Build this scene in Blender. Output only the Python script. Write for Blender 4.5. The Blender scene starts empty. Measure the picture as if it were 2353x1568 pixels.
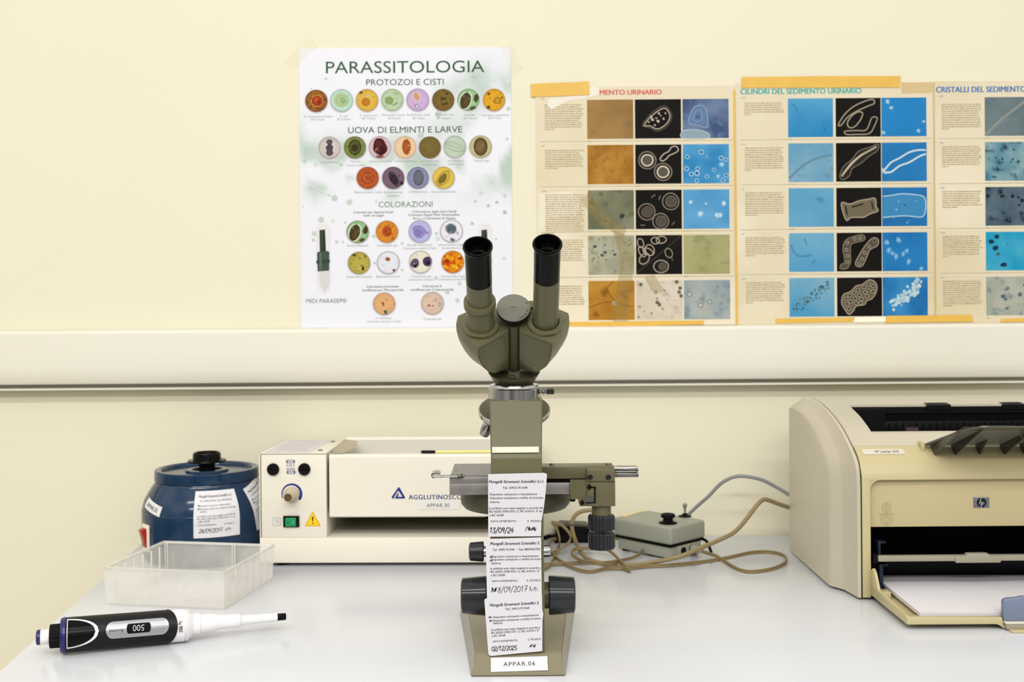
import bpy, bmesh, math, random
from mathutils import Matrix, Vector, noise

# ------------------------------------------------------------------ camera, light, exposure
F = 2600.0                      # focal length in pixels of the 2353 px wide frame
EYE = 1.11                      # lens height; the desk top is at 0.75
HOR = 690.0                     # image row of the horizon
ROLL = math.radians(0.45)
scene = bpy.context.scene
cam_data = bpy.data.cameras.new('camera')
cam = bpy.data.objects.new('camera', cam_data)
scene.collection.objects.link(cam)
cam.matrix_world = Matrix.Translation((0, 0, EYE)) @ Matrix.Rotation(math.radians(90), 4, 'X') @ Matrix.Rotation(-ROLL, 4, 'Z')
cam_data.sensor_width = 36.0
cam_data.lens = F / 2353.0 * 36.0
cam_data.shift_y = -(784.0 - HOR) / 2353.0
cam_data.clip_start = 0.05
cam_data.dof.use_dof = True
cam_data.dof.focus_distance = 1.09
cam_data.dof.aperture_fstop = 12.0
scene.camera = cam

world = bpy.data.worlds.new('room_light')
scene.world = world
world.use_nodes = True
wn = world.node_tree
_tc = wn.nodes.new('ShaderNodeTexCoord'); _sx = wn.nodes.new('ShaderNodeSeparateXYZ'); _mr = wn.nodes.new('ShaderNodeMapRange'); _mx = wn.nodes.new('ShaderNodeMix')
_mx.data_type = 'RGBA'
_mr.inputs['From Min'].default_value = -0.25; _mr.inputs['From Max'].default_value = 0.45       # dim floor side, bright ceiling side
_mx.inputs['A'].default_value = (0.16, 0.15, 0.135, 1); _mx.inputs['B'].default_value = (1.0, 0.98, 0.93, 1)
wn.links.new(_tc.outputs['Generated'], _sx.inputs[0]); wn.links.new(_sx.outputs['Z'], _mr.inputs['Value'])
wn.links.new(_mr.outputs['Result'], _mx.inputs['Factor'])
_ns = wn.nodes.new('ShaderNodeTexNoise'); _ns.inputs['Scale'].default_value = 2.2; _ns.inputs['Detail'].default_value = 1.0      # noise added to vary the reflections in metal, standing in for room clutter
_m2 = wn.nodes.new('ShaderNodeMapRange'); _m2.inputs['From Min'].default_value = 0.3; _m2.inputs['From Max'].default_value = 0.7; _m2.inputs['To Min'].default_value = 0.45; _m2.inputs['To Max'].default_value = 1.55
_sc = wn.nodes.new('ShaderNodeVectorMath'); _sc.operation = 'SCALE'
wn.links.new(_tc.outputs['Generated'], _ns.inputs['Vector']); wn.links.new(_ns.outputs['Fac'], _m2.inputs['Value'])
wn.links.new(_mx.outputs['Result'], _sc.inputs[0]); wn.links.new(_m2.outputs['Result'], _sc.inputs['Scale'])
wn.links.new(_sc.outputs[0], wn.nodes['Background'].inputs[0])
wn.nodes['Background'].inputs[1].default_value = 0.74

def tube_light(name, x, y, z, length, width, power, aim=(0, 1.5, 0.9)):
    ld = bpy.data.lights.new(name, 'AREA')
    ld.shape = 'RECTANGLE'; ld.size = length; ld.size_y = width
    ld.energy = power; ld.color = (1.0, 0.975, 0.92)
    o = bpy.data.objects.new(name, ld)
    scene.collection.objects.link(o)
    d = Vector((0, aim[1], aim[2])) - Vector((0, y, z))
    o.location = (x, y, z)
    o.rotation_euler = (math.atan2(d.y, -d.z), 0, 0)
    return o
tube_light('ceiling_tube_light', -0.75, -0.45, 2.75, 1.5, 0.10, 11.5)
tube_light('ceiling_tube_light', 0.85, -0.45, 2.75, 1.5, 0.10, 7.5)
tube_light('ceiling_tube_light', -0.30, -1.90, 2.75, 2.6, 0.16, 30)

vs = scene.view_settings
vs.view_transform = 'Standard'; vs.look = 'None'; vs.gamma = 1.0; vs.use_curve_mapping = False
vs.exposure = 0.55

# ------------------------------------------------------------------ helpers
T = 0.75                        # desk top
WALL = 1.72                     # face of the back wall
RNG = random.Random(7)
PI = math.pi

def at(u, v, Y):
    """world point on the plane at depth Y seen at pixel (u, v)"""
    du, dv = u - 1176.5, v - HOR
    c, s = math.cos(ROLL), math.sin(ROLL)
    du, dv = du * c - dv * s, dv * c + du * s
    return Vector((du * Y / F, Y, EYE - dv * Y / F))

def on_desk(u, v, z=T):
    du, dv = u - 1176.5, v - HOR
    dv0 = dv * math.cos(ROLL) + du * math.sin(ROLL)
    return at(u, v, F * (EYE - z) / dv0)

def lin(h):
    h = h.lstrip('#')
    out = []
    for i in (0, 2, 4):
        c = int(h[i:i + 2], 16) / 255.0
        out.append(c / 12.92 if c <= 0.04045 else ((c + 0.055) / 1.055) ** 2.4)
    return tuple(out)

def mix(a, b, t):
    return tuple(x + (y - x) * t for x, y in zip(a, b))

def mat(name, col, rough=0.5, metal=0.0, var=0.05, scale=30.0, bump=0.0, bscale=400.0, alpha=1.0, coat=0.0, spec=0.5, trans=0.0, ior=1.45, rvar=0.0):
    m = bpy.data.materials.new(name)
    m.use_nodes = True
    nt = m.node_tree
    b = nt.nodes['Principled BSDF']
    c = lin(col) if isinstance(col, str) else col
    tc = nt.nodes.new('ShaderNodeTexCoord')
    n = nt.nodes.new('ShaderNodeTexNoise')
    n.inputs['Scale'].default_value = scale
    n.inputs['Detail'].default_value = 4
    nt.links.new(tc.outputs['Object'], n.inputs['Vector'])
    rmp = nt.nodes.new('ShaderNodeMix')
    rmp.data_type = 'RGBA'
    rmp.inputs['A'].default_value = (*[x * (1 - var) for x in c], 1)
    rmp.inputs['B'].default_value = (*[min(1, x * (1 + var)) for x in c], 1)
    nt.links.new(n.outputs['Fac'], rmp.inputs['Factor'])
    nt.links.new(rmp.outputs['Result'], b.inputs['Base Color'])
    b.inputs['Roughness'].default_value = rough
    b.inputs['Metallic'].default_value = metal
    b.inputs['Coat Weight'].default_value = coat
    b.inputs['Coat Roughness'].default_value = 0.12
    b.inputs['Specular IOR Level'].default_value = spec
    b.inputs['Transmission Weight'].default_value = trans
    b.inputs['IOR'].default_value = ior
    b.inputs['Alpha'].default_value = alpha
    if rvar:
        mr = nt.nodes.new('ShaderNodeMapRange')
        mr.inputs['To Min'].default_value = max(0, rough - rvar); mr.inputs['To Max'].default_value = min(1, rough + rvar)
        nt.links.new(n.outputs['Fac'], mr.inputs['Value']); nt.links.new(mr.outputs['Result'], b.inputs['Roughness'])
    if bump:
        n2 = nt.nodes.new('ShaderNodeTexNoise')
        n2.inputs['Scale'].default_value = bscale
        nt.links.new(tc.outputs['Object'], n2.inputs['Vector'])
        bp = nt.nodes.new('ShaderNodeBump')
        bp.inputs['Strength'].default_value = bump
        bp.inputs['Distance'].default_value = 0.001
        nt.links.new(n2.outputs['Fac'], bp.inputs['Height'])
        nt.links.new(bp.outputs['Normal'], b.inputs['Normal'])
    return m

def print_mat(name, rough=0.55, coat=0.0, alpha=1.0, spec=0.12, gain=0.82):
    """ink on paper: colour comes from the sheet's own ink attribute"""
    m = mat(name, '#ffffff', rough=rough, coat=coat, alpha=alpha, spec=spec, var=0)
    nt = m.node_tree
    a = nt.nodes.new('ShaderNodeVertexColor'); a.layer_name = 'ink'
    g = nt.nodes.new('ShaderNodeVectorMath'); g.operation = 'SCALE'; g.inputs['Scale'].default_value = gain      # no paper reflects everything
    nt.links.new(a.outputs['Color'], g.inputs[0])
    nt.links.new(g.outputs[0], nt.nodes['Principled BSDF'].inputs['Base Color'])
    return m

def frame(o, x, y):
    x = Vector(x).normalized(); y = Vector(y).normalized(); z = x.cross(y).normalized(); y = z.cross(x)
    m = Matrix((x, y, z)).transposed().to_4x4(); m.translation = Vector(o)
    return m

def axis(o, z, xhint=(1, 0, 0)):
    z = Vector(z).normalized(); x = Vector(xhint)
    x = x - z * x.dot(z)
    if x.length < 1e-4: x = Vector((0, 1, 0)) - z * z.y
    x = x.normalized(); y = z.cross(x)
    m = Matrix((x, y, z)).transposed().to_4x4(); m.translation = Vector(o)
    return m

I4 = Matrix.Identity(4)

def catmull(pts, n=6, closed=False):
    pts = [Vector(p) for p in pts]
    out = []
    N = len(pts)
    for i in range(N if closed else N - 1):
        if closed:
            p0, p1, p2, p3 = pts[i - 1], pts[i], pts[(i + 1) % N], pts[(i + 2) % N]
        else:
            p0, p1, p2, p3 = pts[max(i - 1, 0)], pts[i], pts[i + 1], pts[min(i + 2, N - 1)]
        for k in range(n):
            t = k / n
            out.append(0.5 * ((2 * p1) + (p2 - p0) * t + (2 * p0 - 5 * p1 + 4 * p2 - p3) * t * t + (3 * p1 - p0 - 3 * p2 + p3) * t ** 3))
    if not closed:
        out.append(pts[-1])
    return out

_text_cache = {}
def text_mesh(s, weight=0.0, shear=0.0, space=1.0, res=3):
    key = (s, weight, shear, space, res)
    if key not in _text_cache:
        cu = bpy.data.curves.new('t', 'FONT')
        cu.body = s; cu.size = 1.0; cu.resolution_u = res; cu.offset = weight; cu.shear = shear; cu.space_character = space
        cu.dimensions = '2D'; cu.fill_mode = 'BOTH'
        ob = bpy.data.objects.new('t', cu)
        me = bpy.data.meshes.new_from_object(ob)
        vs_ = [(v.co.x, v.co.y) for v in me.vertices]
        fs_ = [tuple(p.vertices) for p in me.polygons]
        bpy.data.objects.remove(ob); bpy.data.curves.remove(cu); bpy.data.meshes.remove(me)
        _text_cache[key] = (vs_, fs_)
    return _text_cache[key]

class MB:
    def __init__(s):
        s.bm = bmesh.new(); s.mats = []; s.n = 0
        s.ink = s.bm.loops.layers.float_color.new('ink')
    def mi(s, m):
        if m not in s.mats: s.mats.append(m)
        return s.mats.index(m)
    def add(s, verts, faces, m, col=None, cols=None):
        k = s.mi(m)
        vs_ = [s.bm.verts.new(v) for v in verts]
        for f in faces:
            try: fc = s.bm.faces.new([vs_[i] for i in f])
            except ValueError: continue
            fc.material_index = k
            if cols is not None:
                for lp, i in zip(fc.loops, f): lp[s.ink] = (*cols[i], 1)
            elif col is not None:
                for lp in fc.loops: lp[s.ink] = (*col, 1)
        return vs_
    def merge(s, b2, m, M=I4):
        b2.verts.ensure_lookup_table()
        idx = {v: i for i, v in enumerate(b2.verts)}
        s.add([M @ v.co for v in b2.verts], [[idx[v] for v in f.verts] for f in b2.faces], m)
        b2.free()
    def box(s, lo, hi, m, M=I4, bev=0.0, seg=2):
        b2 = bmesh.new()
        r = bmesh.ops.create_cube(b2, size=1.0)
        lo, hi = Vector(lo), Vector(hi)
        for v in b2.verts:
            v.co = Vector(((lo[i] + hi[i]) / 2 + v.co[i] * (hi[i] - lo[i])) for i in range(3))
        if bev:
            bmesh.ops.bevel(b2, geom=list(b2.edges), offset=bev, segments=seg, profile=0.5, affect='EDGES')
        s.merge(b2, m, M)
    def prism(s, poly, z0, z1, m, M=I4, bev=0.0, seg=2):
        b2 = bmesh.new()
        n = len(poly)
        a = [b2.verts.new((p[0], p[1], z0)) for p in poly]
        b = [b2.verts.new((p[0], p[1], z1)) for p in poly]
        b2.faces.new(a[::-1]); b2.faces.new(b)
        for i in range(n): b2.faces.new((a[i], a[(i + 1) % n], b[(i + 1) % n], b[i]))
        bmesh.ops.recalc_face_normals(b2, faces=list(b2.faces))
        if bev:
            bmesh.ops.bevel(b2, geom=list(b2.edges), offset=bev, segments=seg, profile=0.5, affect='EDGES')
        s.merge(b2, m, M)
    def loft(s, rings, m, cap=True, closed=True):
        n = len(rings[0]); V = [v for r in rings for v in r]; fs = []
        for i in range(len(rings) - 1):
            for j in range(n if closed else n - 1):
                k = (j + 1) % n
                fs.append((i * n + j, i * n + k, (i + 1) * n + k, (i + 1) * n + j))
        if cap:
            fs.append(tuple(range(n))[::-1]); fs.append(tuple((len(rings) - 1) * n + j for j in range(n)))
        s.add(V, fs, m)
    def lathe(s, prof, m, M=I4, seg=48, cap0=True, cap1=True, flute=0, depth=0.0):
        rings = []
        for r, h in prof:
            ring = []
            for k in range(seg):
                a = 2 * PI * k / seg
                rr = max(r, 1e-5)
                if flute and (k % max(2, seg // flute)) == 0: rr -= depth
                ring.append(M @ Vector((rr * math.cos(a), rr * math.sin(a), h)))
            rings.append(ring)
        n = seg; V = [v for r in rings for v in r]; fs = []
        for i in range(len(rings) - 1):
            for j in range(n):
                k = (j + 1) % n
                fs.append((i * n + j, i * n + k, (i + 1) * n + k, (i + 1) * n + j))
        if cap0: fs.append(tuple(range(n))[::-1])
        if cap1: fs.append(tuple((len(rings) - 1) * n + j for j in range(n)))
        s.add(V, fs, m)
    def tube(s, pts, r, m, seg=10, sq=1.0, closed=False):
        pts = [Vector(p) for p in pts]; rings = []
        up = Vector((0, 0, 1))
        N = len(pts)
        for i, p in enumerate(pts):
            d = (pts[(i + 1) % N] - pts[i - 1]) if closed else (pts[min(i + 1, N - 1)] - pts[max(i - 1, 0)])
            d = d.normalized() if d.length > 1e-9 else Vector((1, 0, 0))
            sx = d.cross(up)
            sx = sx.normalized() if sx.length > 1e-3 else Vector((1, 0, 0))
            sy = sx.cross(d).normalized()
            rr = r(i / (N - 1)) if callable(r) else r
            rings.append([p + sx * rr * math.cos(2 * PI * k / seg) + sy * rr * sq * math.sin(2 * PI * k / seg) for k in range(seg)])
        if closed: rings.append(rings[0])
        s.loft(rings, m, cap=not closed)
    # -- flat print: S(x, y, lift) gives the point of the printed surface
    def ply(s, lift):
        s.n += 1
        return lift + (s.n % 14) * 5e-6                       # each print layer a hair above the one before
    def poly(s, S, pts, m, col=None, lift=0.0):
        lift = s.ply(lift)
        s.add([S(x, y, lift) for x, y in pts], [tuple(range(len(pts)))], m, col)
    def sheet(s, S, x0, y0, x1, y1, m, fn=None, nx=1, ny=1, lift=0.0, thick=0.0, col=None):
        V, cs, fs = [], [], []
        for j in range(ny + 1):
            for i in range(nx + 1):
                fx, fy = i / nx, j / ny
                V.append(S(x0 + (x1 - x0) * fx, y0 + (y1 - y0) * fy, lift))
                cs.append(fn(fx, fy) if fn else (col or (1, 1, 1)))
        w = nx + 1
        for j in range(ny):
            for i in range(nx): fs.append((j * w + i, j * w + i + 1, (j + 1) * w + i + 1, (j + 1) * w + i))
        if thick:
            o = len(V)
            border = [(i, 0) for i in range(nx)] + [(nx, j) for j in range(ny)] + [(i, ny) for i in range(nx, 0, -1)] + [(0, j) for j in range(ny, 0, -1)]
            B0 = [j * w + i for i, j in border]
            for i, j in border:
                V.append(S(x0 + (x1 - x0) * i / nx, y0 + (y1 - y0) * j / ny, lift - thick)); cs.append(cs[j * w + i])
            nb = len(border)
            for k in range(nb): fs.append((B0[k], o + k, o + (k + 1) % nb, B0[(k + 1) % nb]))
        s.add(V, fs, m, cols=cs)
    def disc(s, S, cx, cy, rx, m, col, ry=None, rot=0.0, lift=0.0, n=24, wob=0.0, rim=None):
        ry = rx if ry is None else ry; lift = s.ply(lift)
        ph = [RNG.random() * 6.28 for _ in range(3)]
        pts, V, cs = [], [], []
        for k in range(n):
            a = 2 * PI * k / n
            q = 1 + wob * (math.sin(2 * a + ph[0]) * .5 + math.sin(3 * a + ph[1]) * .35 + math.sin(5 * a + ph[2]) * .25)
            x, y = rx * q * math.cos(a), ry * q * math.sin(a)
            pts.append((cx + x * math.cos(rot) - y * math.sin(rot), cy + x * math.sin(rot) + y * math.cos(rot)))
        V = [S(cx, cy, lift)] + [S(x, y, lift) for x, y in pts]
        cs = [col] + [rim or col] * n
        s.add(V, [(0, 1 + k, 1 + (k + 1) % n) for k in range(n)], m, cols=cs)
    def ribbon(s, S, pts, w, m, col, lift=0.0, closed=False):
        P = [Vector((p[0], p[1])) for p in pts]; N = len(P); V, fs = [], []; lift = s.ply(lift)
        for i in range(N):
            d = (P[(i + 1) % N] - P[i - 1]) if closed else (P[min(i + 1, N - 1)] - P[max(i - 1, 0)])
            d = d.normalized() if d.length > 1e-9 else Vector((1, 0))
            nrm = Vector((-d.y, d.x)) * w / 2
            V.append(S(P[i].x + nrm.x, P[i].y + nrm.y, lift)); V.append(S(P[i].x - nrm.x, P[i].y - nrm.y, lift))
        for i in range(N if closed else N - 1):
            k = (i + 1) % N
            fs.append((2 * i, 2 * i + 1, 2 * k + 1, 2 * k))
        s.add(V, fs, m, col)
    def ring(s, S, cx, cy, rx, ry, w, m, col, rot=0.0, lift=0.0, n=26, wob=0.0, a0=0.0, a1=2 * PI):
        ph = [RNG.random() * 6.28 for _ in range(3)]; pts = []
        full = a1 - a0 > 6.28
        for k in range(n if full else n + 1):
            a = a0 + (a1 - a0) * k / n
            q = 1 + wob * (math.sin(2 * a + ph[0]) * .5 + math.sin(3 * a + ph[1]) * .35 + math.sin(5 * a + ph[2]) * .25)
            x, y = rx * q * math.cos(a), ry * q * math.sin(a)
            pts.append((cx + x * math.cos(rot) - y * math.sin(rot), cy + x * math.sin(rot) + y * math.cos(rot)))
        s.ribbon(S, pts, w, m, col, lift, closed=full)
    def text(s, S, txt, x, y, m, col, h=None, w=None, anchor='c', rot=0.0, weight=0.0, shear=0.0, space=1.0, lift=0.0, res=3):
        """h = cap height, w = overall width, (x, y) = centre of the line (anchor c) or its left end (anchor l)"""
        bold = max(0.0, weight - 0.006); weight = 0.0
        V, fs = text_mesh(txt, weight, shear, space, res)
        if not V: return
        xs = [p[0] for p in V]; x0, x1 = min(xs), max(xs)
        sy = (h / 0.70) if h else w / (x1 - x0)
        sx = w / (x1 - x0) if w else sy
        ox = {'c': (x0 + x1) / 2, 'l': x0, 'r': x1}[anchor]
        c, sn = math.cos(rot), math.sin(rot)
        for db in ((-bold, bold) if bold else (0.0,)):        # a second strike makes bold type
            out = []; q = s.ply(lift)
            for px, py in V:
                a, b = (px - ox + db) * sx, (py - 0.35) * sy
                out.append(S(x + a * c - b * sn, y + a * sn + b * c, q))
            s.add(out, fs, m, col)
    def build(s, name, parent=None, root=None, label=None, flat=False, sharp=32, loc=None, normals=True):
        if normals and not flat:
            bmesh.ops.recalc_face_normals(s.bm, faces=list(s.bm.faces))
        me = bpy.data.meshes.new(name)
        s.bm.to_mesh(me); s.bm.free()
        for m in s.mats: me.materials.append(m)
        off = Vector(loc) if loc is not None else (root_loc(parent) if parent else Vector((0, 0, 0)))
        me.transform(Matrix.Translation(-off))
        if not flat:
            me.shade_smooth(); me.set_sharp_from_angle(angle=math.radians(sharp))
        o = bpy.data.objects.new(name, me)
        scene.collection.objects.link(o)
        if parent: o.parent = parent
        else: o.location = off
        if label: o['label'] = label
        return o

def root_loc(o):
    while o.parent: o = o.parent
    return o.location.copy()

def thing(name, label, cat, loc, group=None):
    o = bpy.data.objects.new(name, None)
    scene.collection.objects.link(o)
    o.location = loc; o.empty_display_size = 0.02
    o['label'] = label; o['category'] = cat
    if group: o['group'] = group
    return o

def tag(o, label, cat, group=None):
    o['label'] = label; o['category'] = cat
    if group: o['group'] = group
    return o

def structure(o):
    o['kind'] = 'structure'; return o

def pixel_plane(Y, u0=0.0, v0=0.0):
    """print surface on a plane facing the room: x to the right, y up, both in pixels of that plane"""
    return lambda x, y, k: at(u0 + x, v0 - y, Y - k)

def flat(M):
    return lambda x, y, k: M @ Vector((x, y, k))

# stroke digits for handwriting, unit box 0..0.6 x 0..1
STROKES = {
 '0': [[(.3, 1), (.05, .7), (.05, .3), (.3, 0), (.55, .3), (.55, .7), (.3, 1)]],
 '1': [[(.1, .75), (.35, 1), (.25, 0)]],
 '2': [[(.05, .8), (.3, 1), (.5, .75), (.05, 0), (.6, .05)]],
 '3': [[(.05, .9), (.45, .95), (.2, .55), (.5, .3), (.25, 0), (0, .12)]],
 '4': [[(.4, 1), (.0, .4), (.55, .45)], [(.45, .7), (.35, 0)]],
 '5': [[(.5, 1), (.15, .95), (.1, .55), (.45, .45), (.4, .05), (.05, .05)]],
 '7': [[(.0, .95), (.5, 1), (.2, 0)], [(.1, .5), (.45, .55)]],
 '8': [[(.45, .85), (.15, .9), (.15, .65), (.45, .35), (.3, 0), (.05, .25), (.4, .6), (.45, .85)]],
 '9': [[(.45, .75), (.2, .55), (.05, .8), (.3, 1), (.45, .75), (.35, 0)]],
 '/': [[(.0, -.2), (.4, 1.15)]],
}
def handwrite(mb, S, txt, x, y, h, m, col, w=1.0, rot=0.0, lift=0.0, slant=0.15, rng=RNG):
    cx = 0.0; c, sn = math.cos(rot), math.sin(rot)
    for ch in txt:
        for st in STROKES.get(ch, []):
            P = []
            for px, py in st:
                a = (cx + px + slant * py + rng.uniform(-.02, .02)) * h; b = (py - .5 + rng.uniform(-.03, .03)) * h
                P.append((x + a * c - b * sn, y + a * sn + b * c, 0))
            Q = [(p.x, p.y) for p in catmull(P, 4)]
            mb.ribbon(S, Q, w, m, col, lift)
        cx += 0.62 if ch != '/' else 0.48

def scribble(mb, S, x, y, w_, h_, n, m, col, w=1.0, lift=0.0, seed=1):
    r = random.Random(seed)
    P = [(x + w_ * (k / n) + r.uniform(-.12, .12) * w_, y + (h_ / 2 if k % 2 else -h_ / 2) * r.uniform(.5, 1.0), 0) for k in range(n + 1)]
    mb.ribbon(S, [(p.x, p.y) for p in catmull(P, 4)], w, m, col, lift)

# ------------------------------------------------------------------ materials
M_wall = mat('painted_plaster_cream', '#dfdac3', rough=0.75, var=0.025, scale=3.0, bump=0.05, bscale=60)
M_trunk = mat('pale_plastic_duct', '#d9d5c8', rough=0.35, var=0.015, scale=4)
M_desk = mat('white_laminate', '#ced0d6', rough=0.22, var=0.02, scale=5, spec=0.5, rvar=0.05)
M_floor = mat('floor_vinyl', '#b9b2a2', rough=0.6, scale=8)
M_paper = mat('white_paper', '#dbd8dd', rough=0.6, var=0.02, scale=40)
M_ink = print_mat('printed_paper', rough=0.6)
M_gloss = print_mat('laminated_print', rough=0.35, coat=0.06, gain=0.86)
M_old = print_mat('aged_chart_print', rough=0.55, gain=0.80)
M_stain = mat('brown_tape_stain', '#a8924e', rough=0.5, alpha=0.27, var=0.15, scale=60)
M_black = mat('black_plastic', '#060607', rough=0.22, var=0.1, spec=0.14)
M_matteblack = mat('dull_black_plastic', '#090909', rough=0.6, var=0.1, spec=0.15)
M_darkgrey = mat('dark_grey_bakelite', '#2b2d30', rough=0.13, var=0.06, spec=0.3)
M_chrome = mat('polished_steel', '#b5b5b3', rough=0.16, metal=1.0, var=0.06, scale=120, rvar=0.06)
M_steel = mat('brushed_steel', '#8f8d89', rough=0.38, metal=1.0, var=0.12, scale=150, rvar=0.1)

# ------------------------------------------------------------------ room
mb = MB(); mb.box((-2.4, WALL, 0), (2.6, WALL + 0.15, 2.9), M_wall)
structure(mb.build('wall_back'))
mb = MB(); mb.box((-2.4, -1.2, -0.05), (2.6, WALL + 0.15, 0), M_floor)
structure(mb.build('floor'))

# desk
desk = thing('desk', 'white laminate desk top against the cream wall, carrying all the instruments', 'desk', (0.3, 1.3, 0))
mb = MB()
mb.prism([(-0.5605, WALL - 0.002), (-0.481, 0.84), (1.12, 0.84), (1.12, WALL - 0.002)], T - 0.03, T, M_desk, bev=0.0015)
mb.build('desk_top', desk)
for x0 in (-0.42, 1.02):
    mb = MB(); mb.box((x0, 0.95, 0), (x0 + 0.04, 1.66, T - 0.03), M_desk, bev=0.002); mb.build('leg', desk)

# wall duct (dado trunking)
duct = thing('wall_duct', 'long pale plastic cable duct running along the whole wall below the posters', 'cable duct', (0, WALL, 0.98))
def duct_prof(pts, x0, x1, m, name):
    mb = MB()
    mb.prism([(y, z) for y, z in pts], x0, x1, m, Matrix(((0, 0, 1, 0), (1, 0, 0, 0), (0, 1, 0, 0), (0, 0, 0, 1))))
    return mb.build(name, duct, sharp=40)
cover = []
zt, zb = 1.0690, 0.9893
for k in range(9):                                   # rounded top of the cover
    a = PI / 2 * k / 8
    cover.append((1.6955 + 0.006 * (1 - math.sin(a)), zt - 0.006 * (1 - math.cos(a))))
cover = [(1.7172, zt + 0.0005)] + cover + [(1.6908, zt - 0.035), (1.6888, zb + 0.020), (1.6885, zb + 0.003), (1.6905, zb), (1.7172, zb)]
duct_prof(cover, -2.3, 2.5, M_trunk, 'duct_cover')
duct_prof([(1.7172, zb - 0.0003), (1.712, zb - 0.0003), (1.712, 0.9830), (1.697, 0.9832), (1.6955, 0.9822), (1.6955, 0.9800), (1.7172, 0.9792)], -2.3, 2.5, M_trunk, 'duct_base')

# ------------------------------------------------------------------ posters
def fbm(x, y, sc, seed, oct=4):
    return noise.fractal(Vector((x * sc + seed * 7.3, y * sc + seed * 3.1, seed * 1.7)), 1.0, 2.0, oct) * 0.5 + 0.5

def poster_surface(u, v, Y):
    """x right, y down in pixels of the wall, turned with the wall's own level"""
    o = at(u, v, Y); k = Y / F
    return lambda x, y, l: Vector((o.x + x * k, Y - l, o.z - y * k))

LAY = 0.00012
SY = WALL - 0.0012                       # print face of the sheets

# ---- parasitology sheet
S1 = poster_surface(687, 112, SY)
def loc1(u, v):                          # pixel of the photo -> sheet coordinates
    p = at(u, v, SY); o = at(687, 112, SY); k = SY / F
    return ((p.x - o.x) / k, (o.z - p.z) / k)
GREEN = lin('#2f5a3a'); GREY = lin('#8d9a90')
p1 = MB()
def wash(fx, fy):
    base = lin('#eeeff8'); g = lin('#bccdc4')
    d = max(0, fbm(fx * 1.3, fy * 1.6, 2.6, 3) - 0.5) * 2.4
    band = math.exp(-((fy - 0.40 - 0.05 * math.sin(fx * 5)) / 0.10) ** 2) * 0.8 + 0.35 * math.exp(-((fy - 0.12) / 0.05) ** 2) * fx + 0.25 * math.exp(-((fx - .95) / .12) ** 2 - ((fy - .3) / .2) ** 2)
    return mix(base, g, min(1, d * band * 5))
p1.sheet(S1, 0, 0, 486.5, 662, M_gloss, wash, 44, 60, thick=0.0010)
def t1(txt, u, v, h=None, w=None, col=GREEN, wt=0.0, l=2, **k):
    x, y = loc1(u, v)
    SS = lambda a, b, q: S1(x + a, y - b, q)
    p1.text(SS, txt, 0, 0, M_gloss, col, h=h, w=w, weight=wt, lift=l * LAY, res=4 if (h or 9) > 8 else 2, **k)
# drifting dots and hair lines
for (u, v, r) in [(769, 456, 7), (803, 465, 7), (756, 449, 2.5), (738, 505, 7), (722, 537, 6), (765, 508, 4), (773, 556, 3), (720, 552, 3.5), (793, 512, 3), (696, 475, 2), (1139, 232 + 21, 5), (749, 181, 3), (715, 204, 2.5), (1168, 250, 5), (1088, 176, 5), (1157, 183, 6), (1165, 320, 4), (1170, 396, 3.5), (1129, 421, 3.5), (1160, 450, 4), (1092, 463, 3.5), (1085, 514, 4), (1122, 473, 4), (1106, 444, 5), (967, 311, 7.5), (1007, 262, 7.5), (897, 363, 8), (860, 420, 9), (1054, 384, 4), (1006, 549, 5), (1003, 537, 4), (924, 560, 3), (924, 621, 3), (861, 605, 3), (1056, 652, 5), (1028, 672, 5), (1051, 691, 5), (1002, 639, 4), (1160, 488, 5), (1140, 550, 3), (1158, 594, 4), (880, 555, 3), (859, 543, 4), (725, 378, 5), (700, 370, 5), (784, 379, 4), (952, 465, 3), (865, 463, 4), (1142, 465, 4), (788, 556, 3), (774, 556, 3), (725, 430, 3), (714, 433, 4)]:
    x, y = loc1(u, v); p1.disc(S1, x, y, r, M_gloss, mix(lin('#b7c8bc'), lin('#e6ece8'), RNG.random() * .6), lift=LAY, n=14)
for a, b in [((715, 433), (756, 449)), ((756, 449), (769, 456)), ((725, 430), (700, 400)), ((720, 552), (740, 560)), ((1160, 450), (1129, 421))]:
    p1.ribbon(S1, [loc1(*a), loc1(*b)], 0.8, M_gloss, lin('#ccd6cf'), LAY)
t1('PARASSITOLOGIA', 931, 153.5, 27.5, 364, wt=0.006, space=1.0)
t1('PROTOZOI E CISTI', 930.5, 188.5, 14, 178)
t1('UOVA DI ELMINTI E LARVE', 931, 298, 14.5, 262)
t1('COLORAZIONI', 932, 469.5, 13, 124, col=lin('#6f8a74'))
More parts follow.
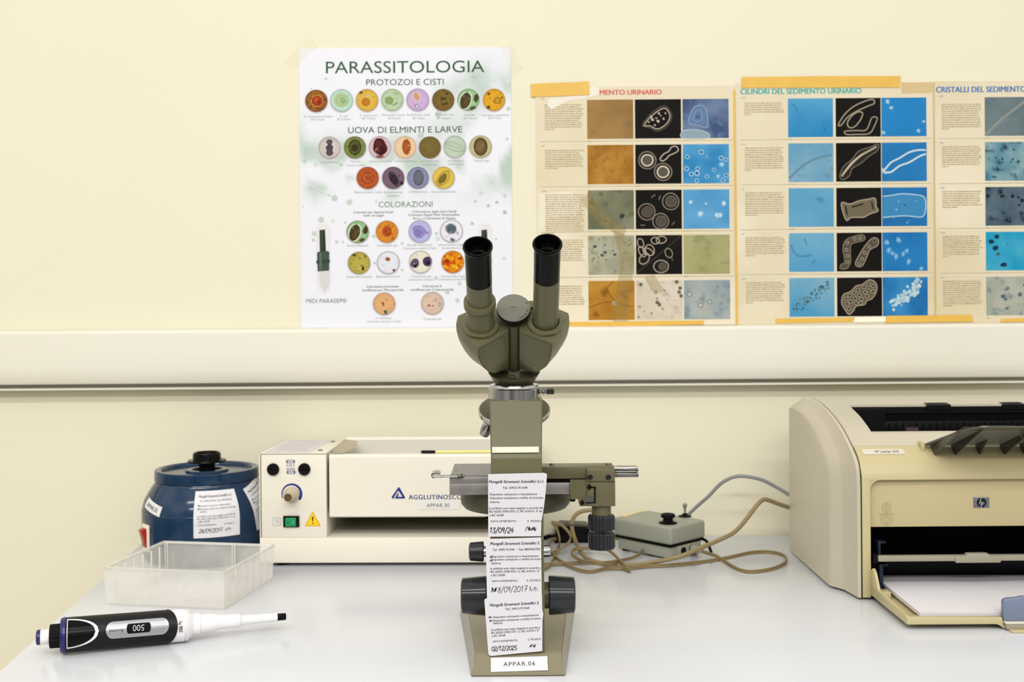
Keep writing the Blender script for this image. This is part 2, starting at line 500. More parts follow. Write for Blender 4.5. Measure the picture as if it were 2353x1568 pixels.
# specimen roundels: (u, v, base, rim/inner features)
def rnd(u, v, base, edge=None, spots=(), inner=(), sp=0.5, seed=0, outline=None):
    x, y = loc1(u, v); R = 25.0
    for k in range(4):
        p1.disc(S1, x, y + 1.0, R + 3.2 - k * .8, M_gloss, mix(lin('#efeef2'), lin('#b9b6bc'), (k + 1) / 4.5), lift=LAY * (1.2 + .2 * k), n=30)
    b = lin(base); e = lin(edge) if edge else mix(b, (0, 0, 0), .2)
    # speckled ground, ring by ring
    V, cs, fs = [S1(x, y, 2.4 * LAY)], [b], []
    NR, NA = 6, 28
    for i in range(1, NR + 1):
        for k in range(NA):
            a = 2 * PI * k / NA; rr = R * i / NR
            q = fbm(rr * math.cos(a) / R, rr * math.sin(a) / R, 3.2, seed + 1)
            V.append(S1(x + rr * math.cos(a), y + rr * math.sin(a), 2.4 * LAY))
            cs.append(mix(mix(b, e, (i / NR) ** 3 * .5), e, max(0, min(1, (q - .5) * 3 * sp))))
    for k in range(NA):
        fs.append((0, 1 + k, 1 + (k + 1) % NA))
        for i in range(NR - 1):
            o = 1 + i * NA
            fs.append((o + k, o + NA + k, o + NA + (k + 1) % NA, o + (k + 1) % NA))
    p1.add(V, fs, M_gloss, cols=cs)
    lv = 3
    for it in inner:                      # (dx, dy, rx, ry, rot_deg, colour, wobble)
        dx, dy, rx, ry, ro, c, wb = it
        p1.disc(S1, x + dx, y + dy, rx, M_gloss, lin(c), ry=ry, rot=math.radians(ro), lift=lv * LAY, wob=wb, rim=mix(lin(c), (0, 0, 0), .18)); lv += .6
    r = random.Random(seed + 50)
    for c, n, s0 in spots:
        for _ in range(n):
            a, q = r.random() * 6.28, R * .88 * math.sqrt(r.random())
            p1.disc(S1, x + q * math.cos(a), y + q * math.sin(a), s0 * r.uniform(.5, 1.2), M_gloss, lin(c), ry=s0 * r.uniform(.4, 1), rot=a, lift=lv * LAY, n=9, wob=.2)
    p1.ring(S1, x, y, R, R, 1.0, M_gloss, lin(outline) if outline else mix(e, (0.1, .1, .1), .3), lift=lv * LAY, n=30)
GIA = [(-7, 2, 15, 22, 20, '#e2ecd2', .02), (-7, 2, 12, 19, 20, '#4a3a1c', .03), (-5, 4, 6, 13, 25, '#5d4a26', .1), (18, -4, 6, 9, 10, '#4b3a22', .2), (10, 19, 7, 4, -20, '#5a4a2a', .2)]
rnd(727, 232, '#a8671f', '#6b3a10', [('#6b3510', 16, 2.2)], [(2, 0, 14, 14, 0, '#e0b25c', .03), (2, 0, 12.5, 12.5, 0, '#a8370f', .04), (0, -3, 5, 6, 0, '#c9531a', .2), (6, 3, 4, 5, 0, '#8a2808', .2)], seed=1, sp=.8)
rnd(785, 231, '#c9e2d4', '#9fcbbd', [('#a9cdb9', 12, 2)], [(0, -1, 19, 17, 0, '#c2d9a8', .03), (0, -1, 15, 13, 0, '#b3cc97', .05), (3, 0, 6, 6, 0, '#8fb07a', .2)], seed=2, sp=.4)
rnd(843.5, 230.5, '#ddb74f', '#c79a35', [('#b8862c', 8, 1.6)], [(-3, 4, 10, 9.5, 0, '#c87a1c', .03), (2, -10, 6, 5, 0, '#e2c66a', .2), (-14, -18, 4, 3, 0, '#5f3d18', .3)], seed=3, sp=.4)
rnd(901.5, 230, '#bcd0ae', '#a4bd97', [('#9db38a', 8, 2)], [(-7, 1, 10, 9, 0, '#8fa866', .05), (7, 9, 7, 2, -35, '#8fa072', .2), (9, -15, 7, 3, 10, '#a9c287', .2)], seed=4, sp=.4)
rnd(960, 229.5, '#cdb0da', '#b99bcb', [('#b394c4', 8, 1.5)], [(-3, -8, 9, 11, -20, '#e8d8d8', .03), (-3, -8, 6.5, 9, -20, '#d3a374', .05), (-3, 14, 5, 4, 0, '#9d86b0', .1), (-2, 15, 2.5, 2.5, 0, '#f2f0f4', 0)], seed=5, sp=.3)
rnd(1018.6, 230, '#7d6424', '#665019', [('#5d4a18', 14, 2)], [(0, -3, 8, 2.5, 15, '#3d3112', .2), (-4, 4, 7, 2, 5, '#8f7836', .2), (3, 9, 7, 3, -10, '#4f4016', .2), (8, -15, 4, 3, 0, '#4f3f18', .2)], seed=6, sp=.7)
rnd(1076.5, 229.5, '#9bc48f', '#7aa871', [('#5f8a55', 6, 2)], GIA, seed=7, sp=.6)
rnd(1135, 229.6, '#e0a91f', '#c88c12', [('#a06c10', 8, 1.8)], [(8, 2, 9, 8, 0, '#a9761a', .1), (8, 2, 6, 5.5, 0, '#d29c22', .1), (-13, 17, 5, 3, 0, '#4c3a12', .3), (-12, -14, 3, 4, 0, '#6f5316', .3), (18, -5, 3, 2, 0, '#6d4d12', .2)], seed=8, sp=.4)
rnd(757.3, 339.8, '#cfc6c2', '#b2a6a6', [('#9c9094', 3, 1)], [(1, 0, 12, 20, 0, '#e4dedd', .02), (0, -13, 7, 7, 0, '#5d4f58', .1), (0, 0, 9, 8, 0, '#55464f', .1), (0, 11, 8, 8, 0, '#5b4c55', .1)], seed=9, sp=.3)
rnd(815.4, 339, '#7f8c4a', '#66733a', [('#5c6a34', 10, 2)], [(0, 0, 15, 18, 0, '#3a3814', .02), (0, 0, 12, 15, 0, '#5f5a26', .03), (0, 1, 8, 9, 0, '#38340f', .08)], seed=10, sp=.6)
rnd(873.2, 338.7, '#d9c3c8', '#c5aab2', [('#c29aa0', 5, 2)], [(0, -1, 16, 20, 0, '#4a1512', .14), (-3, -8, 8, 7, 0, '#5f211a', .2), (4, 8, 8, 8, 0, '#35100d', .2), (-5, 5, 6, 6, 0, '#6a2a20', .2), (0, 21, 10, 2.5, 0, '#8f4a3e', .2)], seed=11, sp=.3)
rnd(931, 338.7, '#e9cba8', '#dcb48e', [('#d9bfa0', 5, 2)], [(3, -1, 10.5, 19, 0, '#d99a4a', .02), (3, -1, 9, 17, 0, '#a5521d', .02), (2, 0, 5, 11, 0, '#b25f28', .1)], seed=12, sp=.3)
rnd(987.8, 339, '#77672f', '#675823', [('#6d5d28', 12, 2.5)], [(0, 0, 16, 16, 0, '#7c6c34', .05)], seed=13, sp=.3)
rnd(1045, 337.5, '#c3d0be', '#adbfa9', [('#b3c2ae', 6, 2)], [(0, 0, 25, 10, 18, '#9bab92', .02), (0, 0, 24, 9, 18, '#c5d2bf', .02), (0, 0, 22, 1, 18, '#aebba4', .02)], seed=14, sp=.3)
rnd(1104.3, 337.3, '#c9bf92', '#b3a878', [('#a79c6c', 3, 1.5)], [(0, 0, 16, 21, 0, '#3f3018', .01), (0, 0, 13.5, 18.5, 0, '#6e5732', .02), (0, 0, 9, 13, 0, '#7f6640', .06)], seed=15, sp=.3)
rnd(845, 409, '#c05a26', '#a3431a', [('#a0451a', 14, 2)], [(0, 0, 15, 13, 0, '#a04a20', .05), (0, 0, 12, 10, 0, '#c4662f', .06), (2, 0, 7, 6, 0, '#a34a20', .2)], seed=16, sp=.6)
rnd(903.8, 409, '#7a6273', '#654f61', [('#3c2c38', 4, 2)], [(1, 2, 10, 19, -32, '#4f3c4a', .04), (1, 3, 7, 14, -32, '#30222b', .1), (20, 12, 4, 5, 0, '#2c1f28', .3)], seed=17, sp=.5)
rnd(960.5, 408.7, '#8a8fae', '#767b9c', [('#7a7f9c', 4, 2)], [(1, 0, 12, 18, 0, '#555a66', .02), (1, 0, 10, 15, 0, '#6b717c', .05)], seed=18, sp=.3)
rnd(1019, 408.7, '#dfc257', '#cfae42', [('#b2923a', 6, 2)], [(0, 1, 12, 21, 38, '#b3923a', .02), (0, 1, 10.5, 19, 38, '#d5b54c', .02), (-2, 2, 7, 14, 38, '#7d6a24', .12)], seed=19, sp=.3)
rnd(822, 533, '#9bc48f', '#7aa871', [('#5f8a55', 6, 2)], GIA, seed=7, sp=.6, outline='#8b8c84')
rnd(889.3, 533, '#dd9131', '#c4751b', [('#b3661a', 14, 2.5)], [(0, -1, 13, 13, 0, '#e6ab50', .03), (0, -1, 11.5, 12.5, 0, '#c04e18', .04), (-3, 0, 2, 8, 0, '#a33a12', .1), (4, 0, 2, 8, 0, '#a33a12', .1)], seed=20, sp=.6)
rnd(965, 532, '#b9b8e6', '#aab4e8', [('#a9a6d8', 6, 2)], [(-2, 0, 16, 14, 10, '#9a90cc', .15), (-4, 3, 9, 8, 0, '#8b7fc2', .2), (14, 3, 7, 3, 10, '#a08fd0', .2)], seed=21, sp=.4, outline='#9a98a4')
rnd(1037.4, 531, '#e6e2ec', '#f0eef2', [('#cfc6da', 8, 2)], [(-1, -5, 13, 12, 0, '#6f7b8a', .06), (0, -5, 9, 8, 0, '#566472', .15), (2, 20, 5, 4, 0, '#6c6a84', .3), (14, 5, 3, 4, 0, '#c3b7d2', .2)], seed=22, sp=.3, outline='#9a98a4')
rnd(825, 604.5, '#b9ab4d', '#9f9140', [('#5f5a28', 12, 2.2), ('#d0c468', 8, 3)], [(9, 13, 3, 5, 10, '#3c3818', .2), (-11, -18, 5, 3, 0, '#4a451c', .3)], seed=23, sp=.6)
rnd(892.3, 603.8, '#e6e6f0', '#dcdce8', [('#bdb9c8', 10, 1.2), ('#8d6a52', 4, 1)], [(-1, -8, 5.5, 4.5, 0, '#a05a16', .1), (13, 18, 4, 3, 0, '#8a4a24', .3)], seed=24, sp=.2, outline='#8b8a92')
rnd(966.2, 602.2, '#e6e3d2', '#dad7c4', [('#cfcab4', 3, 2)], [(-13, 3, 10, 11, 0, '#6a4f70', .1), (16, -1, 11, 11, 0, '#4d3860', .06), (-12, 8, 4, 4, 0, '#1f1428', .1), (17, 2, 4, 4, 0, '#1d1226', .1)], seed=25, sp=.2, outline='#a8a79a')
rnd(1040.4, 602.2, '#e89a12', '#c8560a', [('#c8480a', 14, 4), ('#f2c020', 12, 4)], [(-13, -2, 6, 5, 0, '#a03008', .2), (16, -9, 6, 4, 0, '#b03c0a', .2)], seed=26, sp=1.0)
rnd(882.9, 698.2, '#dfb07c', '#cf9a68', [('#d6a06c', 8, 2)], [(-4, -2, 3, 2, 30, '#b5502e', .3), (-2, 2, 2, 4, 20, '#a8442a', .3), (6, -8, 1.5, 1.5, 0, '#b5502e', .2), (3, 19, 4, 4, 20, '#2f6a4c', .3)], seed=27, sp=.3, outline='#a89a90')
rnd(993.8, 697, '#dcc3ae', '#cbb09c', [('#cdb29e', 10, 2.5)], [(7, -8, 2.5, 2, 0, '#b83c34', .1), (-8, 5, 3.5, 2, 0, '#b23a34', .2), (1, 6, 2.5, 1.6, 0, '#c4544c', .2), (16, 2, 4, 5, 0, '#b9aeb4', .2)], seed=28, sp=.4, outline='#a89a98')
# captions
cap = lambda s, u, v, w, l=2: t1(s, u, v, 4.6, w, col=lin('#a3aca6'), l=l)
for s, u, v, w in [('E. histolytica/dispar', 732.5, 267.5, 66), ('E. coli', 790, 266.5, 18), ('E. hartmanni', 847, 265, 40), ('Chilomastix mesnili', 903, 264, 54), ('Endolimax nana', 961.5, 263.5, 53), ('Balantidium coli', 1022, 263, 40), ('Giardia', 1078.5, 264, 24), ('Cyclospora cayetanensis', 1138, 264, 64),
                   ('(Ø 8-15µm)', 729.5, 274.5, 32), ('(Ø 15-30µm)', 790, 274, 32), ('(Ø 7-9µm)', 847, 272, 32), ('(Ø 6-9µm)', 906, 271.5, 28), ('(Ø 7-9µm)', 962, 271.5, 27), ('(Ø 50µm)', 1019, 271.5, 33), ('(Ø 12µm)', 1080, 271.5, 30), ('(Ø 8-10µm)', 1137, 271, 30),
                   ('Ancylostoma', 757.5, 372.5, 40), ('Ascaris', 816, 371, 22), ('lumbricoides', 818, 379.5, 42), ('Ascaris lumbricoides', 874, 370.5, 52), ('Trichuris trichiura', 931, 370, 52), ('Strongyloides', 987.5, 370, 44), ('stercoralis', 988, 377.5, 34), ('Enterobius', 1047, 369.5, 36), ('vermicularis', 1047, 377, 38), ('Taenia spp', 1106, 369, 36),
                   ('Hymenolepis nana', 846, 441.5, 62), ('Schistosoma', 903.5, 441.5, 42), ('mansoni', 903, 449.5, 28), ('Schistosoma', 961, 440.5, 42), ('Fasciola hepatica', 1020, 440.5, 57),
                   ('Giardia intestinalis', 822, 564.5, 49), ('Entamoeba spp', 890, 564, 46), ('Giardia intestinalis', 964, 563, 58), ('Colorazione rapida di Field', 964.5, 570.5, 76), ('Dientamoeba fragilis', 1038, 562.5, 60), ('Ematossilina ferro', 1040, 570, 48),
                   ('Iodamoeba butschlii', 825.5, 636, 58), ('Blastocystis hominis', 892.5, 635.5, 55), ('Trichomonas spp', 967.5, 635, 46), ('Colorazione di Giemsa', 968, 642.5, 58), ('Dientamoeba fragilis', 1042, 635, 56), ('Colorazione rapida di Field', 1042, 642, 70),
                   ('E. intestinalis', 882, 731, 36), ('mostrante vacuolo e nucleo', 883, 738.5, 78), ('Cryptosporidia', 994, 733, 42)]:
    cap(s, u, v, w)
sub = lambda s, u, v, w: t1(s, u, v, 5.4, w, col=lin('#4f7a58'), wt=0.012)
for s, u, v, w in [('Coloranti per depositi fecali:', 858.5, 487.5, 92), ('Iodio di Lugol', 858.5, 495, 46), ('Colorazione degli strisci fecali:', 998.5, 486, 102), ('Colorante Rapid Field, Ematossilina', 997, 493.5, 118), ('ferro, o Colorazione di Giemsa', 998, 501.5, 98),
                   ('Colorazione tricromica', 879, 658.5, 74), ('modificata per Microsporidia', 880, 666.5, 95), ('Colorazione Z', 992.5, 657.5, 44), ('modificata per Cryptosporidia', 993, 665.5, 99)]:
    sub(s, u, v, w)
t1('MIDI PARASEP®', 750, 691.5, 9.5, 93, col=lin('#6f8a78'), wt=.004)
# the collecting tube printed on both sides
for du in (0, 372):
    q = lambda *P: [loc1(u + du, v) for u, v in P]
    p1.poly(S1, q((727, 540), (727, 524), (735, 514), (752, 514), (758, 524), (760, 650), (757, 664), (748, 675), (743, 675), (733, 664), (728, 650)), M_gloss, lin('#e9e6ea'), 2 * LAY)
    p1.poly(S1, q((733, 625), (757, 623), (757, 655), (746, 674), (736, 656)), M_gloss, lin('#d9d7da'), 2.5 * LAY)
    p1.poly(S1, q((734, 529), (747, 527.5), (749, 578), (735, 580)), M_gloss, lin('#3d463e'), 3 * LAY)
    p1.poly(S1, q((742, 535), (747, 534), (749, 578), (742, 579)), M_gloss, lin('#2e352f'), 3.5 * LAY)
    p1.poly(S1, q((731, 579), (754, 577), (757, 581), (756.5, 622), (730, 624), (728.5, 582)), M_gloss, lin('#46564a'), 4 * LAY)
    p1.poly(S1, q((734, 580), (739, 579.5), (739, 622), (734, 623)), M_gloss, lin('#5d7062'), 4.5 * LAY)
    p1.poly(S1, q((727, 599), (758, 597), (758, 604), (727, 606)), M_gloss, lin('#37463c'), 5 * LAY)
p1.ribbon(S1, [loc1(810, 756), loc1(1180, 753)], 1.6, M_gloss, lin('#7d9a80'), 2 * LAY)
t1('MOLAB SRL Forniture', 742, 757, 6, 78, col=lin('#52685a'))
tag(p1.build('parasitology_poster', flat=True, loc=at(930, 430, WALL), normals=False), 'white laminated parasitology poster with rows of round specimen pictures and a green title', 'poster')

# ---- aged urine sediment charts
def photo(mb, S, x, y, w, h, c0, c1, c2=None, seed=0, sc=2.0, gain=1.6, grad=0.0, lift=1):
    a, b = lin(c0), lin(c1); c = lin(c2) if c2 else None
    def fn(fx, fy):
        q = min(1, max(0, (fbm(fx, fy * h / w, sc, seed + 20) - .5) * gain + .5 + grad * (fy - .5)))
        col = mix(a, b, q)
        if c: col = mix(col, c, min(1, max(0, (fbm(fx, fy, sc * 3.2, seed + 90) - .62) * 5)))
        return col
    mb.sheet(S, x - .7, y - .7, x + w + .7, y + h + .7, M_old, None, 1, 1, lift=lift * LAY, col=lin('#f4ead2'))
    mb.sheet(S, x, y, x + w, y + h, M_old, fn, 22, 18, lift=(lift + .6) * LAY)
    k = (lift + 1.4) * LAY
    X = lambda a: x + a * w; Yf = lambda b_: y + b_ * h
    return dict(S=S, X=X, Y=Yf, w=w, h=h, k=k, mb=mb)

def spots(P, col, n, s, seed, ring=None):
    r = random.Random(seed)
    for _ in range(n):
        cx, cy, q = r.uniform(.05, .95), r.uniform(.05, .95), s * r.uniform(.5, 1.3)
        if ring: P['mb'].disc(P['S'], P['X'](cx), P['Y'](cy), q * 1.7, M_old, lin(ring), lift=P['k'], n=12, wob=.12)
        P['mb'].disc(P['S'], P['X'](cx), P['Y'](cy), q, M_old, lin(col), ry=q * r.uniform(.7, 1), lift=P['k'] + .5 * LAY, n=10, wob=.2)

def loop(P, pts, w, col, closed=True, lift=0.0, fill=None):
    Q = [(p.x, p.y) for p in catmull([(P['X'](a), P['Y'](b), 0) for a, b in pts], 5, closed)]
    if fill: P['mb'].poly(P['S'], Q, M_old, lin(fill), P['k'] + lift * LAY)
    P['mb'].ribbon(P['S'], Q, w, M_old, lin(col), P['k'] + (lift + .4) * LAY, closed)

def pring(P, cx, cy, r, w, col, fill=None, lift=0.0, ry=None):
    rx = r * P['h']; ry = (ry or r) * P['h']
    if fill: P['mb'].disc(P['S'], P['X'](cx), P['Y'](cy), rx, M_old, lin(fill), ry=ry, lift=P['k'] + lift * LAY, wob=.04)
    P['mb'].ring(P['S'], P['X'](cx), P['Y'](cy), rx, ry, w, M_old, lin(col), lift=P['k'] + (lift + .4) * LAY, wob=.03)

def words(mb, S, x0, y0, x1, n, pitch, col, seed, lift=1.0):
    r = random.Random(seed)
    for i in range(n):
        xe = x1 - r.uniform(0, 9) if i < n - 1 else x0 + (x1 - x0) * r.uniform(.15, .4)
        x = x0; y = y0 + i * pitch
        while x < xe - 2:
            w = min(r.uniform(5, 16), xe - x)
            mb.sheet(S, x, y - 1.25, x + w, y + 1.35, M_old, None, 1, 1, lift=lift * LAY, col=mix(lin(col), lin('#e6d8b6'), r.uniform(.3, .6)))
            x += w + r.uniform(1.0, 1.7)

def chart(u, v, w, h, title, tcol, tx, tw, hcol, px, pw, ph, py0, pitch, tx0, tx1, seed, paras, ty=19.0, th=12.5):
    S = poster_surface(u, v, SY)
    mb = MB()
    base, dark = lin('#efe4c8'), lin('#e4d5ae')
    def paper(fx, fy):
        fold = sum(math.exp(-((fy * h - (py0 + (i + 1) * pitch - 6)) / 2.0) ** 2) for i in range(4)) * .35
        c = mix(base, dark, min(1, max(0, (fbm(fx, fy, 2.2, seed) - .4) * 1.4)))
        return mix(c, lin('#f6ecd2'), max(0, min(.9, (fbm(fx, fy * 1.5, 1.5, seed + 5) - .55) * 4)))
    mb.sheet(S, 0, 0, w, h, M_old, paper, 30, 40, thick=0.0010)
    if title:
        SS = lambda a, b, q: S(a, -b, q)
        mb.text(SS, title, tx, -ty, M_old, lin(tcol), h=th, w=tw, anchor='l', weight=0.034, lift=2 * LAY, res=4)
    for i in range(5):
        y = py0 + pitch * i
        if i:
            mb.sheet(S, 10, y - 9.0, w - 8, y - 7.6, M_old, None, lift=LAY, col=lin('#b9a986'))
            mb.sheet(S, 10, y - 7.6, w - 8, y - 4.5, M_old, None, lift=LAY, col=lin('#f5ecd4'))
        words(mb, S, 12, y + 1 if i else y - 3, 12 + RNG.uniform(26, 42), 1, 5, hcol, seed + i, 1.4)
        n, yo = paras[i]
        words(mb, S, tx0, y + yo, tx1, n, 5.1, '#a08f6c', seed * 10 + i, 1.2)
        for k, x in enumerate(px):
            words(mb, S, x + 1, y + ph + 5.5, x + 38, 1, 5, '#a08c66', seed * 20 + i * 3 + k, 1.4)
    return mb, S

# chart with the red title
pxA = [117.5, 227.4, 336.8]
mbA, SA = chart(1231, 200, 459, 550, None, '#e0605c', 0, 0, '#e58a78', pxA, 106, 90, 30.5, 104.1, 20, 110, 3, [(12, 11), (9, 12), (18, 10), (11, 10), (10, 12)])
SS = lambda a, b, q: SA(a, -b, q)
mbA.text(SS, 'MENTO URINARIO', 147, -13.5, M_old, lin('#e0605c'), h=11.5, w=142, anchor='l', weight=0.034, lift=2 * LAY, res=4)
mbA.poly(SA, [(26, 42), (30, 27), (62, 24), (121, 16), (124, 3), (138, -1), (147, 5), (146, 19), (112, 26), (74, 32), (48, 46), (36, 52)], M_old, lin('#f8f3e6'), 1.2 * LAY)
mbA.poly(SA, [(4, 245), (76, 240), (100, 262), (90, 300), (30, 300), (12, 330), (4, 330)], M_old, lin('#f6edd6'), .6 * LAY)
Y = lambda i: 30.5 + 104.1 * i
W = 106; H = 90
P = photo(mbA, SA, pxA[0], Y(0), W, H, '#8f6a3a', '#a88450', '#8b7348', 1, 1.2, 1.6)
P = photo(mbA, SA, pxA[1], Y(0), W, H, '#0b0a08', '#15120e', None, 2)
loop(P, [(.16, .66), (.3, .42), (.52, .22), (.68, .18), (.8, .42), (.72, .66), (.5, .82), (.3, .72)], 1.2, '#6f665c')
loop(P, [(.2, .66), (.33, .46), (.54, .27), (.67, .24), (.76, .42), (.69, .62), (.5, .76), (.32, .68)], 2.6, '#b8a894')
for a, b, r_ in [(.35, .45, 3), (.38, .52, 3.4), (.52, .36, 2.6), (.62, .5, 2.4), (.43, .66, 2.2), (.56, .42, 1.6), (.5, .56, 3.5), (.3, .58, 2), (.66, .36, 2), (.46, .48, 2)]:
    mbA.disc(SA, P['X'](a), P['Y'](b), r_, M_old, lin('#c9bdac'), lift=P['k'] + LAY, n=9, wob=.3)
P = photo(mbA, SA, pxA[2], Y(0), W, H, '#46567c', '#7286a8', '#5a7fb0', 3, 1.8, 2.2)
loop(P, [(.14, .6), (.2, .3), (.36, .16), (.5, .25), (.55, .62), (.5, .74), (.3, .66)], 2.2, '#93a8c4', fill='#6580a8')
loop(P, [(.22, .5), (.3, .3), (.4, .3), (.42, .5), (.3, .58)], 1.6, '#8ba4c6'); pring(P, .33, .45, .05, 1, '#4f6f9c', '#4a689a', lift=1)
loop(P, [(0, .82), (.2, .78), (.5, .84), (.56, .99), (0, .99)], 2.0, '#b9c8d2', fill='#93aab8')
P = photo(mbA, SA, pxA[0], Y(1), W, H, '#a56f24', '#c4913f', '#9a6a26', 4, 2.0, 1.8)
P = photo(mbA, SA, pxA[1], Y(1), W, H, '#0b0a08', '#14110d', None, 5)
for a, b in [(.26, .4), (.6, .7)]:
    pring(P, a, b, .22, 2.2, '#978a7e'); pring(P, a, b, .145, 3.4, '#d9cbb6', '#5d5850', lift=.5)
loop(P, [(.54, .36), (.62, .24), (.72, .18), (.8, .06), (.9, .06), (.93, .16), (.82, .24), (.74, .28), (.66, .38), (.58, .42)], 2.4, '#c7b8a4')
P = photo(mbA, SA, pxA[2], Y(1), W, H, '#2a86c2', '#5aa6d8', None, 6, 1.6, 1.6)
for a, b, r_ in [(.4, .2, 6), (.1, .32, 5), (.52, .32, 2.5), (.83, .36, 5.5), (.93, .4, 5), (.84, .52, 5.5), (.08, .62, 5.5), (.32, .62, 5), (.3, .74, 6.5), (.18, .76, 5.5), (.52, .82, 5), (.67, .66, 4.5), (.76, .82, 4), (.98, .8, 5), (.3, .95, 5), (.86, .96, 5)]:
    mbA.disc(SA, P['X'](min(a, .94)), P['Y'](min(b, .93)), r_ * 1.15, M_old, lin('#c3e0f2'), lift=P['k'], n=14, wob=.1, rim=lin('#6fb2de'))
    mbA.disc(SA, P['X'](min(a, .94)), P['Y'](min(b, .93)), r_ * .5, M_old, lin('#1c4a72'), lift=P['k'] + .5 * LAY, n=10, wob=.2)
P = photo(mbA, SA, pxA[0], Y(2), W, H, '#6c6f54', '#8c8d74', '#5f6650', 7, 1.5, 1.8)
spots(P, '#4a5048', 4, 3, 71)
mbA.disc(SA, P['X'](.74), P['Y'](.66), 6, M_old, lin('#3b4642'), lift=P['k'] + LAY, wob=.2)
P = photo(mbA, SA, pxA[1], Y(2), W, H, '#0b0a08', '#15110d', None, 8)
for a, b, r_ in [(.24, .56, .21), (.76, .3, .21), (.54, .8, .2)]:
    pring(P, a, b, r_, 2.4, '#8f8274'); pring(P, a + .01, b, r_ * .68, 1.6, '#766c60', '#544e44', lift=.5)
for a, b in [((.34, .2), (.43, .12)), ((.5, .26), (.54, .14)), ((.1, .9), (.2, .9)), ((.78, .9), (.84, .82))]:
    loop(P, [a, b], 2.6, '#75695c', closed=False)
P = photo(mbA, SA, pxA[2], Y(2), W, H, '#3f92cc', '#6cb0de', None, 9, 1.3, 1.4)
for a, b, r_ in [(.16, .32, 5), (.49, .36, 3), (.88, .36, 6), (.37, .62, 7), (.74, .66, 7), (.8, .66, 6)]:
    mbA.disc(SA, P['X'](a), P['Y'](b), r_, M_old, lin('#e2eff4'), lift=P['k'], n=14, wob=.15, rim=lin('#8cc2e4'))
P = photo(mbA, SA, pxA[0], Y(3), W, H, '#a5a58c', '#bcbaa2', '#8f937a', 10, 2.5, 2.0)
spots(P, '#5c6a64', 16, 2.0, 72); spots(P, '#3d4e54', 4, 4, 73)
P = photo(mbA, SA, pxA[1], Y(3), W, H, '#0d0b09', '#191511', None, 11)
loop(P, [(.02, .96), (.98, .02)], 1.6, '#4a443c', closed=False)
for a, b, rx, ry, ro in [(.1, .2, .1, .07, 1.3), (.26, .42, .12, .07, .5), (.13, .42, .12, .065, 1.1), (.3, .38, .12, .1, 1.2), (.18, .6, .13, .1, -.9), (.42, .14, .09, .075, .2), (.55, .12, .11, .08, -.1)]:
    mbA.ring(SA, P['X'](a), P['Y'](b), rx * W, ry * H * 1.1, 2.2, M_old, lin('#b7a996'), rot=ro, lift=P['k'] + .5 * LAY)
mbA.ring(SA, P['X'](.54), P['Y'](.8), 17, 14, 2.6, M_old, lin('#a69a8a'), lift=P['k'] + .5 * LAY); pring(P, .57, .8, .1, 1, '#6d6558', '#565046', lift=1)
mbA.ring(SA, P['X'](.71), P['Y'](.46), 8, 11, 2, M_old, lin('#a0937f'), rot=-.4, lift=P['k'] + .5 * LAY); loop(P, [(.76, .56), (.8, .66)], 1.5, '#7b7062', closed=False)
P = photo(mbA, SA, pxA[2], Y(3), W, H, '#a6a672', '#b9b583', '#9c9d6c', 12, 1.2, 1.5)
pring(P, .5, .34, .04, 1.2, '#86895c'); pring(P, .54, .5, .05, 1, '#8f9262')
P = photo(mbA, SA, pxA[0], Y(4), W, H, '#a8701c', '#c8923a', '#8d5c18', 13, 1.4, 1.6)
for pts in ([(.55, .02), (.4, .2), (.48, .38), (.55, .52), (.5, .6)], [(.55, .55), (.3, .56), (.02, .68)], [(.55, .55), (.75, .62), (.98, .66)]):
    loop(P, pts, 1.5, '#7b531c', closed=False)
mbA.disc(SA, P['X'](.56), P['Y'](.58), 6, M_old, lin('#b49a78'), lift=P['k'] + LAY, wob=.3)
P = photo(mbA, SA, pxA[1], Y(4), W, H, '#d6cab4', '#e2d8c6', '#c9bba4', 14, 1.6, 1.4)
spots(P, '#7d7468', 12, 2, 74)
for a, b in [(.1, .1), (.88, .04), (.95, .2), (.93, .3), (.97, .4), (.45, .56), (.5, .62)]:
    pring(P, a, b, .035, 1.6, '#4c4450', '#7d7468')
P = photo(mbA, SA, pxA[2], Y(4), W, H, '#93a4ac', '#b4b9b4', '#7f94a0', 15, 1.3, 2.0)
for a, b, r_ in [(.12, .36, .055), (.36, .64, .06), (.55, .56, .05), (.68, .3, .035), (.84, .4, .03), (.73, .18, .025), (.8, .6, .025)]:
    pring(P, a, b, r_, 1.6, '#727d80', '#c2c5be')
# translucent old tape showing on the chart
for pts in ([(100, 262), (122, 240), (160, 296), (206, 332), (192, 352), (168, 330), (140, 312)], [(176, 330), (200, 338), (226, 372), (222, 410), (208, 545), (172, 545), (186, 440), (192, 400)], [(244, 438), (268, 432), (292, 470), (270, 480)]):
    mbA.poly(SA, pts, M_stain, None, 4.5 * LAY)
tag(mbA.build('sediment_chart', flat=True, loc=at(1460, 470, WALL), normals=False), 'aged chart with a torn red title and orange, black and blue micrograph columns', 'poster', 'aged sediment charts')

